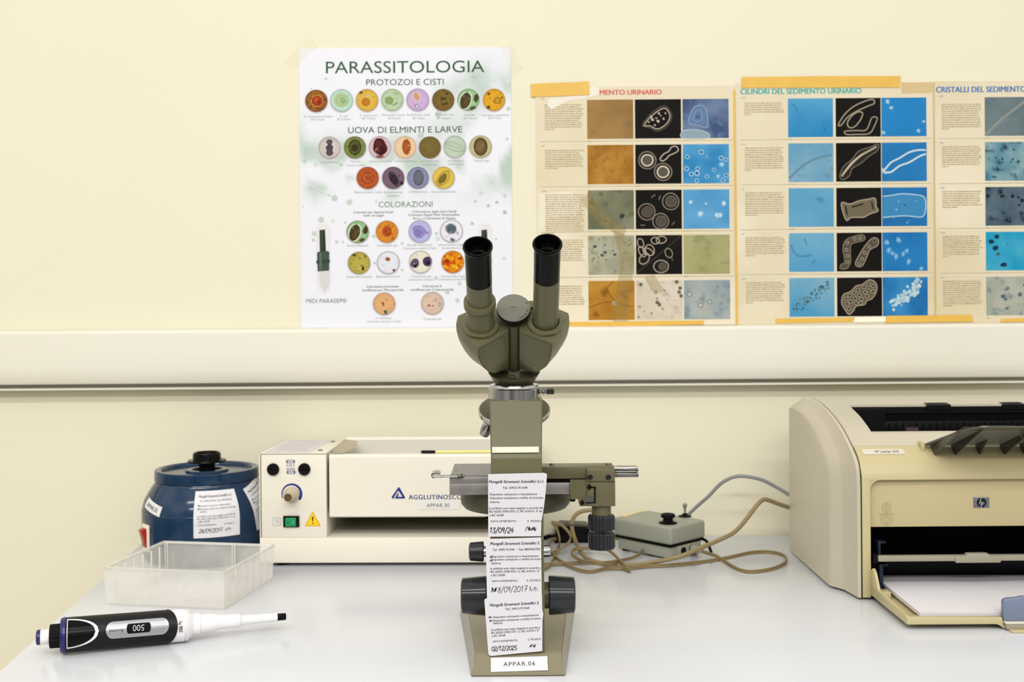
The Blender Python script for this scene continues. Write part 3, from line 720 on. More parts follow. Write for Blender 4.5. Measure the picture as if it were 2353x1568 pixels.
# chart with the teal title
pxB = [120, 229.5, 334.5]
mbB, SB = chart(1690, 191, 456, 559, 'CILINDRI DEL SEDIMENTO URINARIO', '#35b3ae', 11.5, 277, '#7fc4bf', pxB, 103.5, 89, 36.5, 103.2, 20, 112, 5, [(6, 10), (11, 10), (11, 10), (9, 10), (10, 10)], ty=19.5, th=12.5)
Y = lambda i: 36.5 + 103.2 * i
W = 103.5; H = 89
CB = '#a89a86'
P = photo(mbB, SB, pxB[0], Y(0), W, H, '#5aaad6', '#2f8cc8', None, 30, 1.0, 1.0, grad=1.0); loop(P, [(.08, .14), (.16, .2), (.2, .32)], 1.2, '#2d6a92', closed=False); loop(P, [(.78, .7), (.84, .9)], 1.2, '#2d6a92', closed=False)
P = photo(mbB, SB, pxB[1], Y(0), W, H, '#0b0a09', '#15110e', None, 31)
loop(P, [(.06, .68), (.2, .42), (.4, .22), (.62, .1), (.82, .04), (.86, .14), (.7, .22), (.44, .36), (.26, .5), (.12, .7)], 2.8, CB)
loop(P, [(.26, .64), (.36, .46), (.5, .36), (.6, .4), (.54, .58), (.42, .74), (.3, .76)], 2.8, CB)
loop(P, [(.2, .86), (.44, .84), (.68, .82), (.8, .52), (.92, .52), (.86, .72), (.74, .92), (.44, .94), (.24, .94)], 2.6, CB)
P = photo(mbB, SB, pxB[2], Y(0), W, H, '#1f80c4', '#2a8ccf', None, 32, 1.0, 1.0)
for a, b, r_ in [(.14, .1, 6), (.22, .26, 5), (.94, .62, 4), (.82, .86, 5), (.04, .9, 5)]:
    mbB.disc(SB, P['X'](a), P['Y'](b), r_, M_old, lin('#cfe3ea'), lift=P['k'], n=12, wob=.2, rim=lin('#5aa5d8'))
P = photo(mbB, SB, pxB[0], Y(1), W, H, '#86b4cc', '#5fa0c8', '#7498ac', 33, 1.6, 1.6)
loop(P, [(.02, .9), (.3, .6), (.6, .4), (.96, .3)], 5, '#6a93ac', closed=False)
P = photo(mbB, SB, pxB[1], Y(1), W, H, '#0b0a09', '#15110e', None, 34)
loop(P, [(.08, .86), (.16, .62), (.36, .42), (.5, .22), (.74, .12), (.94, .04), (.92, .2), (.72, .36), (.56, .52), (.36, .66), (.3, .84), (.16, .95)], 2.0, '#7f7364', fill='#2b2620')
loop(P, [(.12, .86), (.24, .68), (.4, .48), (.56, .32), (.78, .18), (.9, .1)], 4.5, '#b3a590', closed=False, lift=1); loop(P, [(.16, .8), (.34, .52), (.6, .28)], 2.5, '#d8cbb4', closed=False, lift=1.6)
P = photo(mbB, SB, pxB[2], Y(1), W, H, '#1d6fb2', '#2c86c8', None, 35, 1.2, 1.2)
loop(P, [(.04, .74), (.2, .52), (.4, .4), (.6, .26), (.8, .2), (.98, .2)], 4, '#cfe2ea', closed=False); loop(P, [(.04, .76), (.2, .76), (.4, .6), (.6, .52), (.84, .36), (.98, .3)], 4, '#d8e7ec', closed=False)
loop(P, [(.03, .66), (.02, .74), (.1, .8)], 4, '#b7d6e6', closed=False)
P = photo(mbB, SB, pxB[0], Y(2), W, H, '#6fb0d2', '#5aa2cc', None, 36, 1.2, 1.2); mbB.disc(SB, P['X'](.7), P['Y'](.3), 13, M_old, lin('#4784ac'), ry=7, rot=.4, lift=P['k'], rim=lin('#62a6ce'))
P = photo(mbB, SB, pxB[1], Y(2), W, H, '#0b0a09', '#15110e', None, 37)
loop(P, [(.12, .38), (.3, .42), (.5, .34), (.7, .3), (.86, .28), (.88, .48), (.92, .6), (.74, .68), (.6, .76), (.4, .76), (.3, .78), (.22, .84), (.14, .6)], 2.6, '#b0a38c', fill='#746a56')
for pts in ([(.2, .46), (.24, .7)], [(.78, .36), (.82, .56)], [(.34, .5), (.6, .42)]): loop(P, pts, 3, '#1d1914', closed=False, lift=1)
P = photo(mbB, SB, pxB[2], Y(2), W, H, '#1c6eb0', '#2980c2', None, 38, 1.2, 1.2)
loop(P, [(.02, .24), (.2, .22), (.44, .18), (.7, .2), (.92, .26), (.96, .5), (.9, .74), (.7, .74), (.5, .72), (.2, .74), (.02, .76)], 5, '#b9d6e4', closed=False, fill='#3f8fc4'); spots(P, '#9cc4dc', 9, 1.8, 81)
P = photo(mbB, SB, pxB[0], Y(3), W, H, '#74b2d4', '#58a4d0', None, 39, 1.0, 1.2, grad=.6)
for pts in ([(.04, .3), (.14, .54), (.3, .6), (.5, .56)], [(.34, .14), (.4, .3)], [(.5, .8), (.58, .7)]): loop(P, pts, 3, '#4d8bb2', closed=False)
P = photo(mbB, SB, pxB[1], Y(3), W, H, '#0b0a09', '#15110e', None, 40)
loop(P, [(.14, .4), (.2, .2), (.38, .1), (.58, .06), (.62, .18), (.46, .24), (.32, .3), (.3, .54), (.3, .76), (.22, .92), (.08, .92), (.1, .82), (.18, .76), (.16, .56)], 2.2, '#a69a86', fill='#5a5244')
loop(P, [(.42, .76), (.54, .5), (.66, .3), (.8, .14), (.92, .18), (.9, .34), (.74, .44), (.66, .64), (.56, .86), (.44, .86)], 2.2, '#a69a86', fill='#5a5244')
for a, b in [(.24, .26), (.4, .16), (.22, .44), (.24, .6), (.24, .76), (.84, .22), (.72, .36), (.62, .52), (.56, .68), (.5, .8), (.52, .14)]: pring(P, a, b, .035, 1.5, '#b8ab96', '#26211a', lift=1)
P = photo(mbB, SB, pxB[2], Y(3), W, H, '#1a6cb2', '#2a88cc', None, 41, 1.2, 1.2)
for a, b, r_ in [(.1, .26, 6), (.14, .46, 6), (.3, .62, 6), (.46, .56, 5), (.36, .2, 6), (.54, .48, 5), (.58, .76, 6), (.86, .94, 5), (.22, .54, 5)]:
    mbB.disc(SB, P['X'](a), P['Y'](b), r_, M_old, lin('#a9cfe6'), ry=r_ * 1.3, lift=P['k'], n=12, wob=.3, rim=lin('#3a90d0'))
P = photo(mbB, SB, pxB[0], Y(4), W, H, '#7fb4ce', '#4f9ecc', None, 42, 1.0, 1.0, grad=1.0)
r9 = random.Random(5)
for k in range(70):
    t = r9.random(); mbB.disc(SB, P['X'](.14 + .68 * t + r9.uniform(-.06, .06)), P['Y'](.78 - .55 * t + r9.uniform(-.13, .13)), r9.uniform(1.2, 3.4), M_old, mix(lin('#3a5a68'), lin('#6d98ac'), r9.random()), lift=P['k'], n=8)
P = photo(mbB, SB, pxB[1], Y(4), W, H, '#0b0a09', '#15110e', None, 43)
loop(P, [(.1, .64), (.14, .44), (.3, .36), (.42, .22), (.56, .18), (.72, .06), (.86, .14), (.88, .34), (.78, .54), (.66, .6), (.6, .7), (.42, .74), (.36, .86), (.26, .95), (.16, .8)], 2.4, '#a99c88', fill='#6f6553')
for a, b in [(.2, .54), (.28, .46), (.38, .4), (.46, .32), (.6, .24), (.7, .18), (.8, .22), (.8, .36), (.7, .34), (.62, .38), (.5, .46), (.4, .54), (.54, .56), (.42, .66), (.3, .62), (.22, .68), (.26, .8), (.66, .48), (.52, .66)]:
    pring(P, a, b, .04, 1.4, '#b5a893', '#221d16', lift=1)
P = photo(mbB, SB, pxB[2], Y(4), W, H, '#1b6cb0', '#3a94d2', None, 44, 1.4, 1.6)
for k in range(90):
    t = r9.random(); mbB.disc(SB, P['X'](.22 + .64 * t + r9.uniform(-.08, .08)), P['Y'](.76 - .6 * t + r9.uniform(-.14, .14)), r9.uniform(2, 4.6), M_old, mix(lin('#9cc6dc'), lin('#d6e6ea'), r9.random()), lift=P['k'] + r9.random() * .4 * LAY, n=9)
tag(mbB.build('sediment_chart', flat=True, loc=at(1920, 470, WALL), normals=False), 'aged chart with a teal title and pale blue, black and bright blue micrographs', 'poster', 'aged sediment charts')

# chart with the blue title, running out of the picture on the right
pxC = [115, 224, 330]
mbC, SC = chart(2147, 187, 456, 560, 'CRISTALLI DEL SEDIMENTO URINARIO', '#2f78c4', 4, 290, '#7aa6d6', pxC, 103.5, 89, 37.5, 103.2, 16, 108, 8, [(12, 16), (10, 10), (8, 10), (10, 10), (12, 10)], ty=19.0, th=13)
Y = lambda i: 37.5 + 103.2 * i
for i, (a, b, c) in enumerate([('#65787e', '#7b8c90', None), ('#3c7c9c', '#8fb2b8', '#1e3f54'), ('#3f5666', '#627684', '#22303c'), ('#22a0cc', '#4bb2d2', None), ('#a7ada0', '#bcbfb0', '#7f8f94')]):
    for k in range(3):
        P = photo(mbC, SC, pxC[k], Y(i), 103.5, 89, a, b, c, 50 + i * 3 + k, 1.8, 2.0)
        if i == 0 and k == 0: loop(P, [(.02, .97), (.4, .55), (.98, .04)], 5, '#a9aa9c', closed=False); loop(P, [(.02, .97), (.4, .55), (.98, .04)], 2, '#7f8c8e', closed=False, lift=1)
        elif i == 0: spots(P, '#c8d0cc', 6, 4, 90 + k)
        elif i == 1: spots(P, '#2a4a58', 14, 2.5, 95 + k)
        elif i == 2: spots(P, '#1d2a36', 10, 4, 99 + k)
        elif i == 3: spots(P, '#123a52', 6, 6, 103 + k); spots(P, '#4d5a2c', 2, 3, 107 + k)
        elif i == 4: spots(P, '#5d6e76', 9, 4, 110 + k)
tag(mbC.build('sediment_chart', flat=True, loc=at(2350, 470, WALL), normals=False), 'aged chart with a bright blue title, cut off by the right edge of the photo', 'poster', 'aged sediment charts')

# ---- adhesive tape
M_tape = mat('yellowed_tape', '#e2b650', rough=0.4, var=0.14, scale=45, alpha=0.9)
M_tapepale = mat('pale_yellowed_tape', '#dfc07c', rough=0.4, var=0.08, scale=45, alpha=0.22)
M_tapewhite = mat('white_tape', '#f1ead8', rough=0.5, var=0.05, scale=45)
M_tapeclear = mat('clear_tape', '#f2ecd0', rough=0.15, alpha=0.09, var=0.02)
def tape(pts, m, label, lift=0.0007):
    mb = MB()
    A = [at(u, v, SY - lift - LAY * 1.5) for u, v in pts]; B = [p + Vector((0, 0.0004, 0)) for p in A]
    n = len(A)
    mb.add(A + B, [tuple(range(n)), tuple(range(n, 2 * n))[::-1]] + [(i, n + i, n + (i + 1) % n, (i + 1) % n) for i in range(n)], m)
    c = sum(A, Vector()) / n
    return tag(mb.build('tape_strip', flat=True, loc=c), label, 'tape', 'tape on the posters')
tape([(1219, 193), (1353, 187), (1355, 218), (1335, 219), (1221, 223)], M_tape, 'short yellowed tape over the torn top left corner of the red-titled chart')
tape([(1705, 177), (1890, 175), (2070, 175), (2068, 201), (1703, 202)], M_tape, 'longest yellowed tape strip, across the top of the teal-titled chart')
tape([(2071, 190), (2147, 189), (2146, 213), (2072, 215)], M_tapepale, 'pale tan tape on the top right corner of the teal-titled chart', lift=0.0005)
tape([(1286, 741), (1618, 737), (1617, 746), (1286, 753)], M_tape, 'yellowed tape along the foot of the red-titled chart beside the microscope')
tape([(1685.5, 206), (1690, 206), (1695.5, 747), (1691, 747)], M_tape, 'narrow vertical ochre tape line between the red-titled and teal-titled charts', lift=0.0009)
tape([(1782, 733), (1965, 730), (1961, 740), (1783, 743)], M_tape, 'yellowed tape under the left part of the teal-titled chart')
tape([(1965, 729), (2036, 728), (2034, 740), (1961, 741)], M_tapewhite, 'short white tape piece between two yellowed ones below the teal-titled chart', lift=0.0009)
tape([(2036, 726), (2232, 724), (2237, 739), (2034, 742)], M_tape, 'yellowed tape bridging the feet of the teal-titled and blue-titled charts', lift=0.0012)
tape([(2143.5, 214), (2147.5, 214), (2151, 724), (2147, 724)], M_tapepale, 'faint vertical tape line between the teal-titled and blue-titled charts', lift=0.0009)
tape([(2300, 734), (2440, 727), (2440, 737), (2300, 741)], M_tape, 'yellowed tape at the foot of the blue-titled chart, at the right edge')
tape([(672, 160), (731, 104), (712, 82), (652, 138)], M_tapeclear, 'clear tape across the top left corner of the parasitology poster', lift=0.0006)
tape([(1147, 106), (1179, 168), (1204, 154), (1172, 92)], M_tapeclear, 'clear tape across the top right corner of the parasitology poster', lift=0.0006)

# ------------------------------------------------------------------ microscope
M_olive = mat('microscope_enamel_olive', '#5c5a40', rough=0.32, var=0.06, spec=0.45, scale=14, bump=0.04, bscale=700)
M_olivedk = mat('microscope_enamel_dark', '#4a4733', rough=0.38, spec=0.3, var=0.06, scale=14, bump=0.04, bscale=700)
M_greyg = mat('microscope_enamel_grey', '#615d45', rough=0.3, spec=0.3, var=0.05, scale=14, bump=0.03, bscale=700)
M_foot = mat('microscope_foot_enamel', '#746c50', rough=0.2, var=0.04, scale=14)
M_dialface = mat('dial_face_grey', '#6f6f62', rough=0.4, var=0.04)
M_stage = mat('stage_plate_metal', '#8c8886', rough=0.42, metal=0.55, var=0.22, scale=60, rvar=0.1)
M_blank = mat('cream_blank_strip', '#ece2c4', rough=0.6, var=0.05, scale=90)
M_lens = mat('eyepiece_lens', '#050505', rough=0.04, var=0.0, spec=0.8)
INK = lin('#232227')
scope = thing('microscope', 'olive grey binocular laboratory microscope standing in the middle of the desk', 'microscope', (0.003, 1.15, T))
CX = 0.003

# foot
mb = MB()
bot = [(-.0452, 1.0805, T + .0008), (.0452, 1.0805, T + .0008), (.066, 1.30, T + .0008), (-.066, 1.30, T + .0008)]
bot2 = [(x, y, T + .0022) for x, y, z in bot]
top = [(-.0415, 1.092, T + .0198), (.0425, 1.092, T + .0198), (.0585, 1.292, T + .0198), (-.0585, 1.292, T + .0198)]
b2 = bmesh.new()
rows = [[b2.verts.new((p[0] + CX, p[1], p[2])) for p in r] for r in (bot, top)]
for k in range(4): b2.faces.new((rows[0][k], rows[0][(k + 1) % 4], rows[1][(k + 1) % 4], rows[1][k]))
b2.faces.new(rows[0][::-1]); b2.faces.new(rows[1])
bmesh.ops.bevel(b2, geom=list(b2.edges), offset=.0008, segments=2, affect='EDGES')
mb.merge(b2, M_foot)
mb.build('foot', scope)

# arm: a profile in (y, z) with its own half width at every level
mb = MB()
prof = [(1.0915, T + .0190, .0262), (1.0905, T + .150, .0258), (1.0903, T + .206, .0246), (1.0911, T + .2086, .0246), (1.1145, T + .2605, .0262), (1.1165, T + .2614, .0262)]
back = [(1.158, T + .0190, .0262), (1.156, T + .150, .0258), (1.156, T + .206, .0246), (1.160, T + .2086, .0246), (1.180, T + .2605, .0262), (1.180, T + .2614, .0262)]
rings = []
for (y0, z, hw), (y1, z1, hw1) in zip(prof, back):
    e = .0012
    rings.append([Vector((CX - hw + e, y0, z)), Vector((CX + hw - e, y0, z)), Vector((CX + hw, y0 + e, z)), Vector((CX + hw, y1, z)), Vector((CX - hw, y1, z)), Vector((CX - hw, y0 + e, z))])
mb.loft(rings, M_greyg)
arm = mb.build('arm', scope, sharp=20)
mb = MB()
Mf = frame((CX - .0008, 1.0911, T + .2125), (1, 0, 0), (0, 1.1145 - 1.0911, .2605 - .2086))
mb.box((-.0225, .0002, 0.0001), (.0225, .0060, .0006), M_blank, Mf, bev=.0002)
mb.build('blank_strip', scope, label='blank cream paper strip')

# service labels on the front of the arm
def service_label(name, S, corners, lines, date, rot, seed, label, cut=None, root=scope, scr=True, dcol=INK):
    """lines: list of (text, x, y, width, kind); S takes photo pixels (x right, y up)"""
    mb = MB()
    n = len(corners)
    top = [S(x, y, .0004) for x, y in corners]; bot = [S(x, y, .0001) for x, y in corners]
    mb.add(top + bot, [tuple(range(n))] + [(i, n + i, n + (i + 1) % n, (i + 1) % n) for i in range(n)], M_ink, lin('#e2e0e6'))
    for txt, x, y, w, k in lines:
        kw = dict(b=dict(h=6.6, weight=.026, shear=.28), t=dict(h=5.2, weight=.012), n=dict(h=4.7, weight=.014), c=dict(h=4.2, weight=.014))[k]
        mb.text(S, txt, x, y, M_ink, INK, w=w, anchor='l', rot=rot, lift=.0006, res=2, **kw)
    return mb

YL = 1.0893
def SP(u0=0, v0=0): return lambda x, y, k: at(x, -y, YL - k)
S0 = SP()
def lab_lines(x, dy, rot, vals, title='Mongelli Strumenti Scientifici S.r.l.', tw=126, tel='Tel. 349.5191544', tx=34, telw=58, short=False):
    t = math.tan(rot)
    L = []
    sh = lambda a, b: b if short else a
    spec = [(title, -1, tw, 'b'), (tel, tx, telw, 't'), ('Dispositivo sottoposto a manutenzione', 2, 108, 'n'), (sh('Dispositivo sottoposto a verifica di sicurezza', 'Dispositivo sottoposto a verifica di sicure'), 2, sh(122, 113), 'n'), ('elettrica', 2, 22, 'n'),
            (sh('le verifiche sono state eseguite in accordo alle', 'le verifiche sono state eseguite in accordo a'), 0, sh(124, 115), 'n'), (sh('IEC 62353 (VDE 0751-1), IEC 61010-1 3ª ed', 'IEC 62353 (VDE 0751-1), IEC 61010-1 3ª'), 0, sh(121, 113), 'n'), ('e IEC 62638', 1, 32, 'n'), ('DATA INTERVENTO', 4, 58, 'c'), (sh('IL TECNICO', 'IL TECNICO'), sh(88, 84), sh(34, 31), 'c')]
    for (s, dx, w, k), v in zip(spec, vals):
        L.append((s, x + dx, -v, w, k))
    return L
v1 = [1107.5, 1121.5, 1136.5, 1145, 1154, 1168.5, 1176, 1184.5, 1198.5, 1198]
mb = service_label('service_label', S0, [(1121.5, -1090), (1250, -1087), (1257, -1090), (1254, -1130), (1250, -1165), (1244, -1200), (1243, -1233), (1122, -1234)], lab_lines(1124, 0, 0, v1, tx=31, telw=57, tw=126), None, math.radians(.5), 1, '')
handwrite(mb, S0, '13/09/24', 1124, -1219, 12, M_ink, INK, w=1.5, lift=.0007)
scribble(mb, S0, 1209, -1216, 22, 13, 7, M_ink, INK, w=1.3, lift=.0007, seed=3)
scribble(mb, S0, 1215, -1216, 14, 8, 6, M_ink, INK, w=1.2, lift=.0007, seed=8)
mb.build('service_label', scope, flat=True, normals=False, label='upper printed service label dated 13/09/24')
S0b = lambda x, y, k: at(x, -y, YL - .0002 - k)
v2 = [1250, 1264, 1279.5, 1286.5, 1295, 1307, 1314.5, 1322.5, 1336, 1334.5]
mb = service_label('service_label', S0b, [(1116, -1239), (1243.5, -1235.5), (1244, -1300), (1245, -1368), (1124, -1376), (1119, -1377)], lab_lines(1127, 0, 0, v2, title='Mongelli Strumenti Scientifici S.', tw=114, tel='Tel. 3495191544  -  Fax 0804962932', tx=5, telw=109, short=True), None, math.radians(.9), 2, '')
for x, y in ((1127, -1280), (1127, -1289)): scribble(mb, S0b, x - 1.5, y, 6, 5, 4, M_ink, INK, w=1.1, lift=.0007, seed=int(-y))
scribble(mb, S0b, 1129, -1356, 13, 12, 9, M_ink, INK, w=1.2, lift=.0007, seed=5)
handwrite(mb, S0b, '8/09/2017', 1143, -1356, 13, M_ink, INK, w=1.0, rot=.04, lift=.0007)
scribble(mb, S0b, 1217, -1354, 18, 13, 6, M_ink, lin('#4d4c52'), w=.9, lift=.0007, seed=9)
mb.build('service_label', scope, flat=True, normals=False, label='middle printed service label with a crossed out date of 2017')
S0c = lambda x, y, k: at(x, -y, YL - .0005 - k)
rt = math.radians(3.0)
v3 = [1391.5, 1400.5, 1419, 1427, 1433, 1448, 1455, 1462, 1475, 1470.5]
L3 = lab_lines(1126, 0, rt, v3, title='Mongelli Strumenti Scientifici S.', tw=117, tx=35, telw=57, short=True)
L3 = [(s, x - (0 if k != 'b' else 0) + (5 if k == 'n' and i < 5 and i > 1 else 0) + (3 if i > 4 else 0), y, w * .97, k) for i, (s, x, y, w, k) in enumerate(L3)]
mb = service_label('service_label', S0c, [(1113, -1379), (1116, -1376), (1200, -1371), (1245.5, -1366), (1246, -1400), (1248.5, -1412), (1246.5, -1425), (1246, -1497), (1130, -1508), (1125, -1507), (1122, -1503)], L3, None, rt, 3, '')
for x, y in ((1125, -1419), (1126, -1427)): scribble(mb, S0c, x - 1.5, y, 6, 5, 4, M_ink, INK, w=1.2, lift=.0007, seed=int(-y))
handwrite(mb, S0c, '02/12/2025', 1129, -1492, 10, M_ink, INK, w=1.3, rot=.05, lift=.0007)
scribble(mb, S0c, 1217, -1485, 15, 8, 7, M_ink, INK, w=1.2, lift=.0007, seed=12)
mb.build('service_label', scope, flat=True, normals=False, label='lowest printed service label, slightly tilted')

# asset tag on the sloping front of the foot
mb = MB()
Mt = frame((.0042, 1.0863, T + .0102), (1, 0, 0.022), (0, 1.092 - 1.0805, .0198))
mb.box((-.0272, -.0066, 0.0006), (.0272, .0066, .0010), M_paper, Mt)
mb.text(flat(Mt), 'APPAR.06', 0, 0.0002, M_ink, INK, h=.0040, w=.0305, weight=.008, space=1.15, lift=.00115)
mb.build('asset_tag', scope, label='white tag reading APPAR.06', flat=True, normals=False)

# focus knobs (axis along x)
def knob(name, x0, x1, r0, r1, y, z, m, parent=scope, flute=0, lab=None, seg=64):
    """r0 next to the arm, r1 at the outer end"""
    mb = MB(); d = 1 if x1 > x0 else -1; L = abs(x1 - x0); e = .0013
    mb.lathe([(r0 - e, 0), (r0, e * .7), (r1, L - e), (r1 - e, L - e * .3), (r1 - 2 * e, L), (0, L)], m, axis((x0, y, z), (d, 0, 0), (0, 1, 0)), seg=seg, flute=flute, depth=.0006)
    return mb.build(name, parent, label=lab, sharp=28)
ZC, ZF = .8150, .8590
k = knob('coarse_focus_knob', CX - .0302, CX - .0560, .0194, .0174, 1.13, ZC, M_darkgrey, lab='dark grey coarse focus knob')
mb = MB(); mb.lathe([(.010, 0), (.010, .009)], M_steel, axis((CX - .0235, 1.13, ZC), (-1, 0, 0))); mb.build('knob_shaft', k)
k = knob('coarse_focus_knob', CX + .0312, CX + .0575, .0194, .0176, 1.13, ZC, M_darkgrey, lab='dark grey coarse focus knob')
mb = MB(); mb.lathe([(.0130, 0), (.0130, .009)], M_greyg, axis((CX + .0235, 1.13, ZC), (1, 0, 0))); mb.build('knob_shaft', k)
k = knob('fine_focus_knob', CX - .0330, CX - .0480, .0101, .0090, 1.13, ZF, M_darkgrey, lab='small dark grey fine focus knob')
mb = MB(); mb.lathe([(.0053, 0), (.0053, .012)], M_chrome, axis((CX - .0235, 1.13, ZF), (-1, 0, 0))); mb.build('knob_shaft', k)
mb = MB(); mb.lathe([(.0060, 0), (.0060, .0092), (.0055, .0100), (0, .0100)], M_chrome, axis((CX + .0235, 1.13, ZF), (1, 0, 0))); mb.build('fine_focus_spindle', scope, label='bare chrome spindle')

# head mount ring
mb = MB()
RC = (.0015, 1.1430)
mb.lathe([(.0264, 1.0112), (.0264, 1.0205), (.0258, 1.0210)], M_chrome, Matrix.Translation((RC[0], RC[1], 0)), seg=80)
mb.lathe([(.0257, 1.0212), (.0258, 1.0222), (.0250, 1.0240), (.0243, 1.0250), (.0205, 1.0255)], M_chrome, Matrix.Translation((RC[0], RC[1], 0)), seg=80)
ringo = mb.build('head_mount_ring', scope, label='bright chrome ring')
mb = MB()
Mx = axis((RC[0] + .026, RC[1], 1.0175), (1, 0, 0), (0, 0, 1))
mb.lathe([(.0016, 0), (.0016, .0020), (.0028, .0028), (.0028, .0045), (.0016, .0055), (.0016, .0068)], M_steel, Mx, seg=20)
mb.lathe([(.0026, .0066), (.0030, .0070), (.0030, .0138), (.0026, .0142), (0, .0142)], M_darkgrey, Mx, seg=24, flute=12, depth=.0003)
mb.build('clamp_screw', ringo)

# revolving nosepiece and objectives
NC = Vector((.0015, 1.196, .9965)); nn = Vector((0, -math.sin(math.radians(21)), math.cos(math.radians(21))))
MN = axis(NC, nn)
mb = MB(); mb.lathe([(.0372, -.0012), (.0350, .0002), (.012, .0012), (0, .0012)], M_olivedk, MN, seg=72); npc = mb.build('nosepiece', scope)
mb = MB(); mb.lathe([(.0372, -.0010), (.0381, -.0018), (.0381, -.0058), (.0370, -.0064), (.0330, -.0075), (.030, -.013), (.0, -.015)], M_chrome, MN, seg=72); mb.build('nosepiece_rim', npc)
for q, ang in enumerate((180, 90, 270)):
    rad = MN.to_3x3() @ Vector((math.cos(math.radians(ang)), math.sin(math.radians(ang)), 0))
    ax = (-nn * math.cos(math.radians(21)) + rad * math.sin(math.radians(21))).normalized()
    mb = MB(); o = NC + rad * .0235 - nn * .0085
    Lo = .0265 if q == 0 else (.034 if q == 1 else .024)
    Ma = axis(o, ax, (0, 1, 0))
    mb.lathe([(.0075, 0), (.0075, .005), (.0058, .006), (.0058, .010)], M_steel, Ma, seg=32)
    mb.lathe([(.0056, .0100), (.0058, .0104), (.0058, Lo - .004), (.0050, Lo - .001), (.0030, Lo), (0, Lo - .0005)], M_chrome, Ma, seg=32)
    mb.lathe([(.00585, .0135), (.00585, .0140)], M_black, Ma, seg=32); mb.lathe([(.00585, .0160), (.00585, .0166)], M_black, Ma, seg=32)
    mb.build('objective', npc)

# stage
mb = MB(); mb.box((CX - .0680, 1.150, .9122), (CX + .0670, 1.2485, .9238), M_stage, bev=.0006)
stage = mb.build('stage', scope)
mb = MB(); mb.box((CX - .0680, 1.1505, .9238), (CX + .028, 1.2480, .9300), M_stage, bev=.0005)
mb.prism([(CX - .060, 1.158), (CX - .066, 1.170), (CX - .067, 1.190), (CX - .060, 1.205), (CX + .02, 1.205), (CX + .02, 1.158)], .9300, .9309, M_stage)
mb.build('stage_plate', stage, label='stained grey metal plate')
mb = MB()
mb.lathe([(.0470, .8885), (.0545, .8900), (.0578, .8940), (.0585, .8990), (.0585, .9121)], M_olivedk, Matrix.Translation((CX - .001, 1.2085, 0)), seg=72)
mb.lathe([(.017, .868), (.017, .889)], M_steel, Matrix.Translation((CX - .001, 1.2085, 0)), seg=40)
mb.build('condenser_carrier', scope)
mb = MB(); mb.tube(catmull([at(1134, 1188, 1.16), at(1122, 1190, 1.155), at(1112, 1193, 1.15)], 4), .0014, M_black); mb.build('iris_lever', scope)

# slide holder lever on the left
mb = MB()
Z = .9305
bar = [(-.0520, 1.160), (-.0530, 1.1490), (-.0590, 1.1460), (-.0640, 1.1480), (-.0760, 1.1450), (-.0835, 1.1440), (-.0850, 1.1500), (-.0835, 1.1560), (-.0780, 1.1575), (-.0640, 1.1595), (-.0575, 1.1620)]
mb.prism([(CX + x - .001, y) for x, y in bar], Z, Z + .0012, M_chrome, bev=.0003)
tab = catmull([(CX - .0845, 1.150, Z + .0008), (CX - .0862, 1.150, Z + .0025), (CX - .0857, 1.150, Z + .0045), (CX - .0825, 1.150, Z + .0056), (CX - .0775, 1.150, Z + .0052)], 4)
V = []
for p in tab: V += [p + Vector((0, -.0060, -.0004)), p + Vector((0, .0060, .0008))]
V2 = [v + Vector((.0007, 0, -.0012)) for v in V]
nq = len(tab)
mb.add(V + V2, [(2 * i, 2 * i + 1, 2 * i + 3, 2 * i + 2) for i in range(nq - 1)] + [(2 * nq + 2 * i, 2 * nq + 2 * i + 2, 2 * nq + 2 * i + 3, 2 * nq + 2 * i + 1) for i in range(nq - 1)] + [(2 * i, 2 * i + 2, 2 * nq + 2 * i + 2, 2 * nq + 2 * i) for i in range(nq - 1)], M_chrome)
mb.tube([(CX - .0665, 1.156, Z + .0012), (CX - .0640, 1.162, Z + .0042), (CX - .0615, 1.166, Z + .0044)], .0008, M_chrome, seg=8)
mb.lathe([(.0032, Z + .0012), (.0032, Z + .0020), (.0024, Z + .0026), (0, Z + .0026)], M_steel, Matrix.Translation((CX - .0575, 1.1545, 0)), seg=24)
mb.build('slide_holder', scope, label='bright sprung metal lever')

# mechanical stage
mb = MB()
mb.box((CX + .022, 1.153, .9274), (CX + .0998, 1.180, .9394), M_greyg, bev=.0006)
mb.box((CX + .022, 1.153, .9238), (CX + .0685, 1.178, .9272), M_black)
mech = mb.build('mechanical_stage', scope)
def screw(mb, o, n, r, h=.0008, m=M_steel):
    A = axis(o, n, (1, 0, .3)); mb.lathe([(r, 0), (r, h * .7), (r * .85, h), (0, h)], m, A, seg=20)
    mb.box((-r * .9, -r * .12, h - .0001), (r * .9, r * .12, h + .00015), M_black, A)
for u in (1268, 1397):
    mb = MB(); p = at(u, 1070, 1.166); screw(mb, (p.x, 1.166, .9394), (0, 0, 1), .0027, .0018); mb.build('screw', mech)
mb = MB()
mb.box((CX + .0715, 1.143, .9262), (CX + .0996, 1.172, .9382), M_greyg, bev=.0006)
mb.box((CX + .0715, 1.145, .9004), (CX + .1000, 1.172, .9262), M_greyg, bev=.0006)
mb.prism([(CX + .0545, .9268), (CX + .0717, .9268), (CX + .0717, .9004), (CX + .0640, .9004), (CX + .0628, .9075), (CX + .0545, .9075)], -1.170, -1.1475, M_greyg, Matrix(((1, 0, 0, 0), (0, 0, -1, 0), (0, 1, 0, 0), (0, 0, 0, 1))))
blk = mb.build('drive_block', mech)
for u in (1356, 1398):
    mb = MB(); p = at(u, 1097, 1.143); screw(mb, p, (0, -1, 0), .0028, .0010, M_darkgrey); mb.build('screw', mech)
mb = MB()
Sb = lambda x, y, k: at(x, -y, 1.1448 - k)
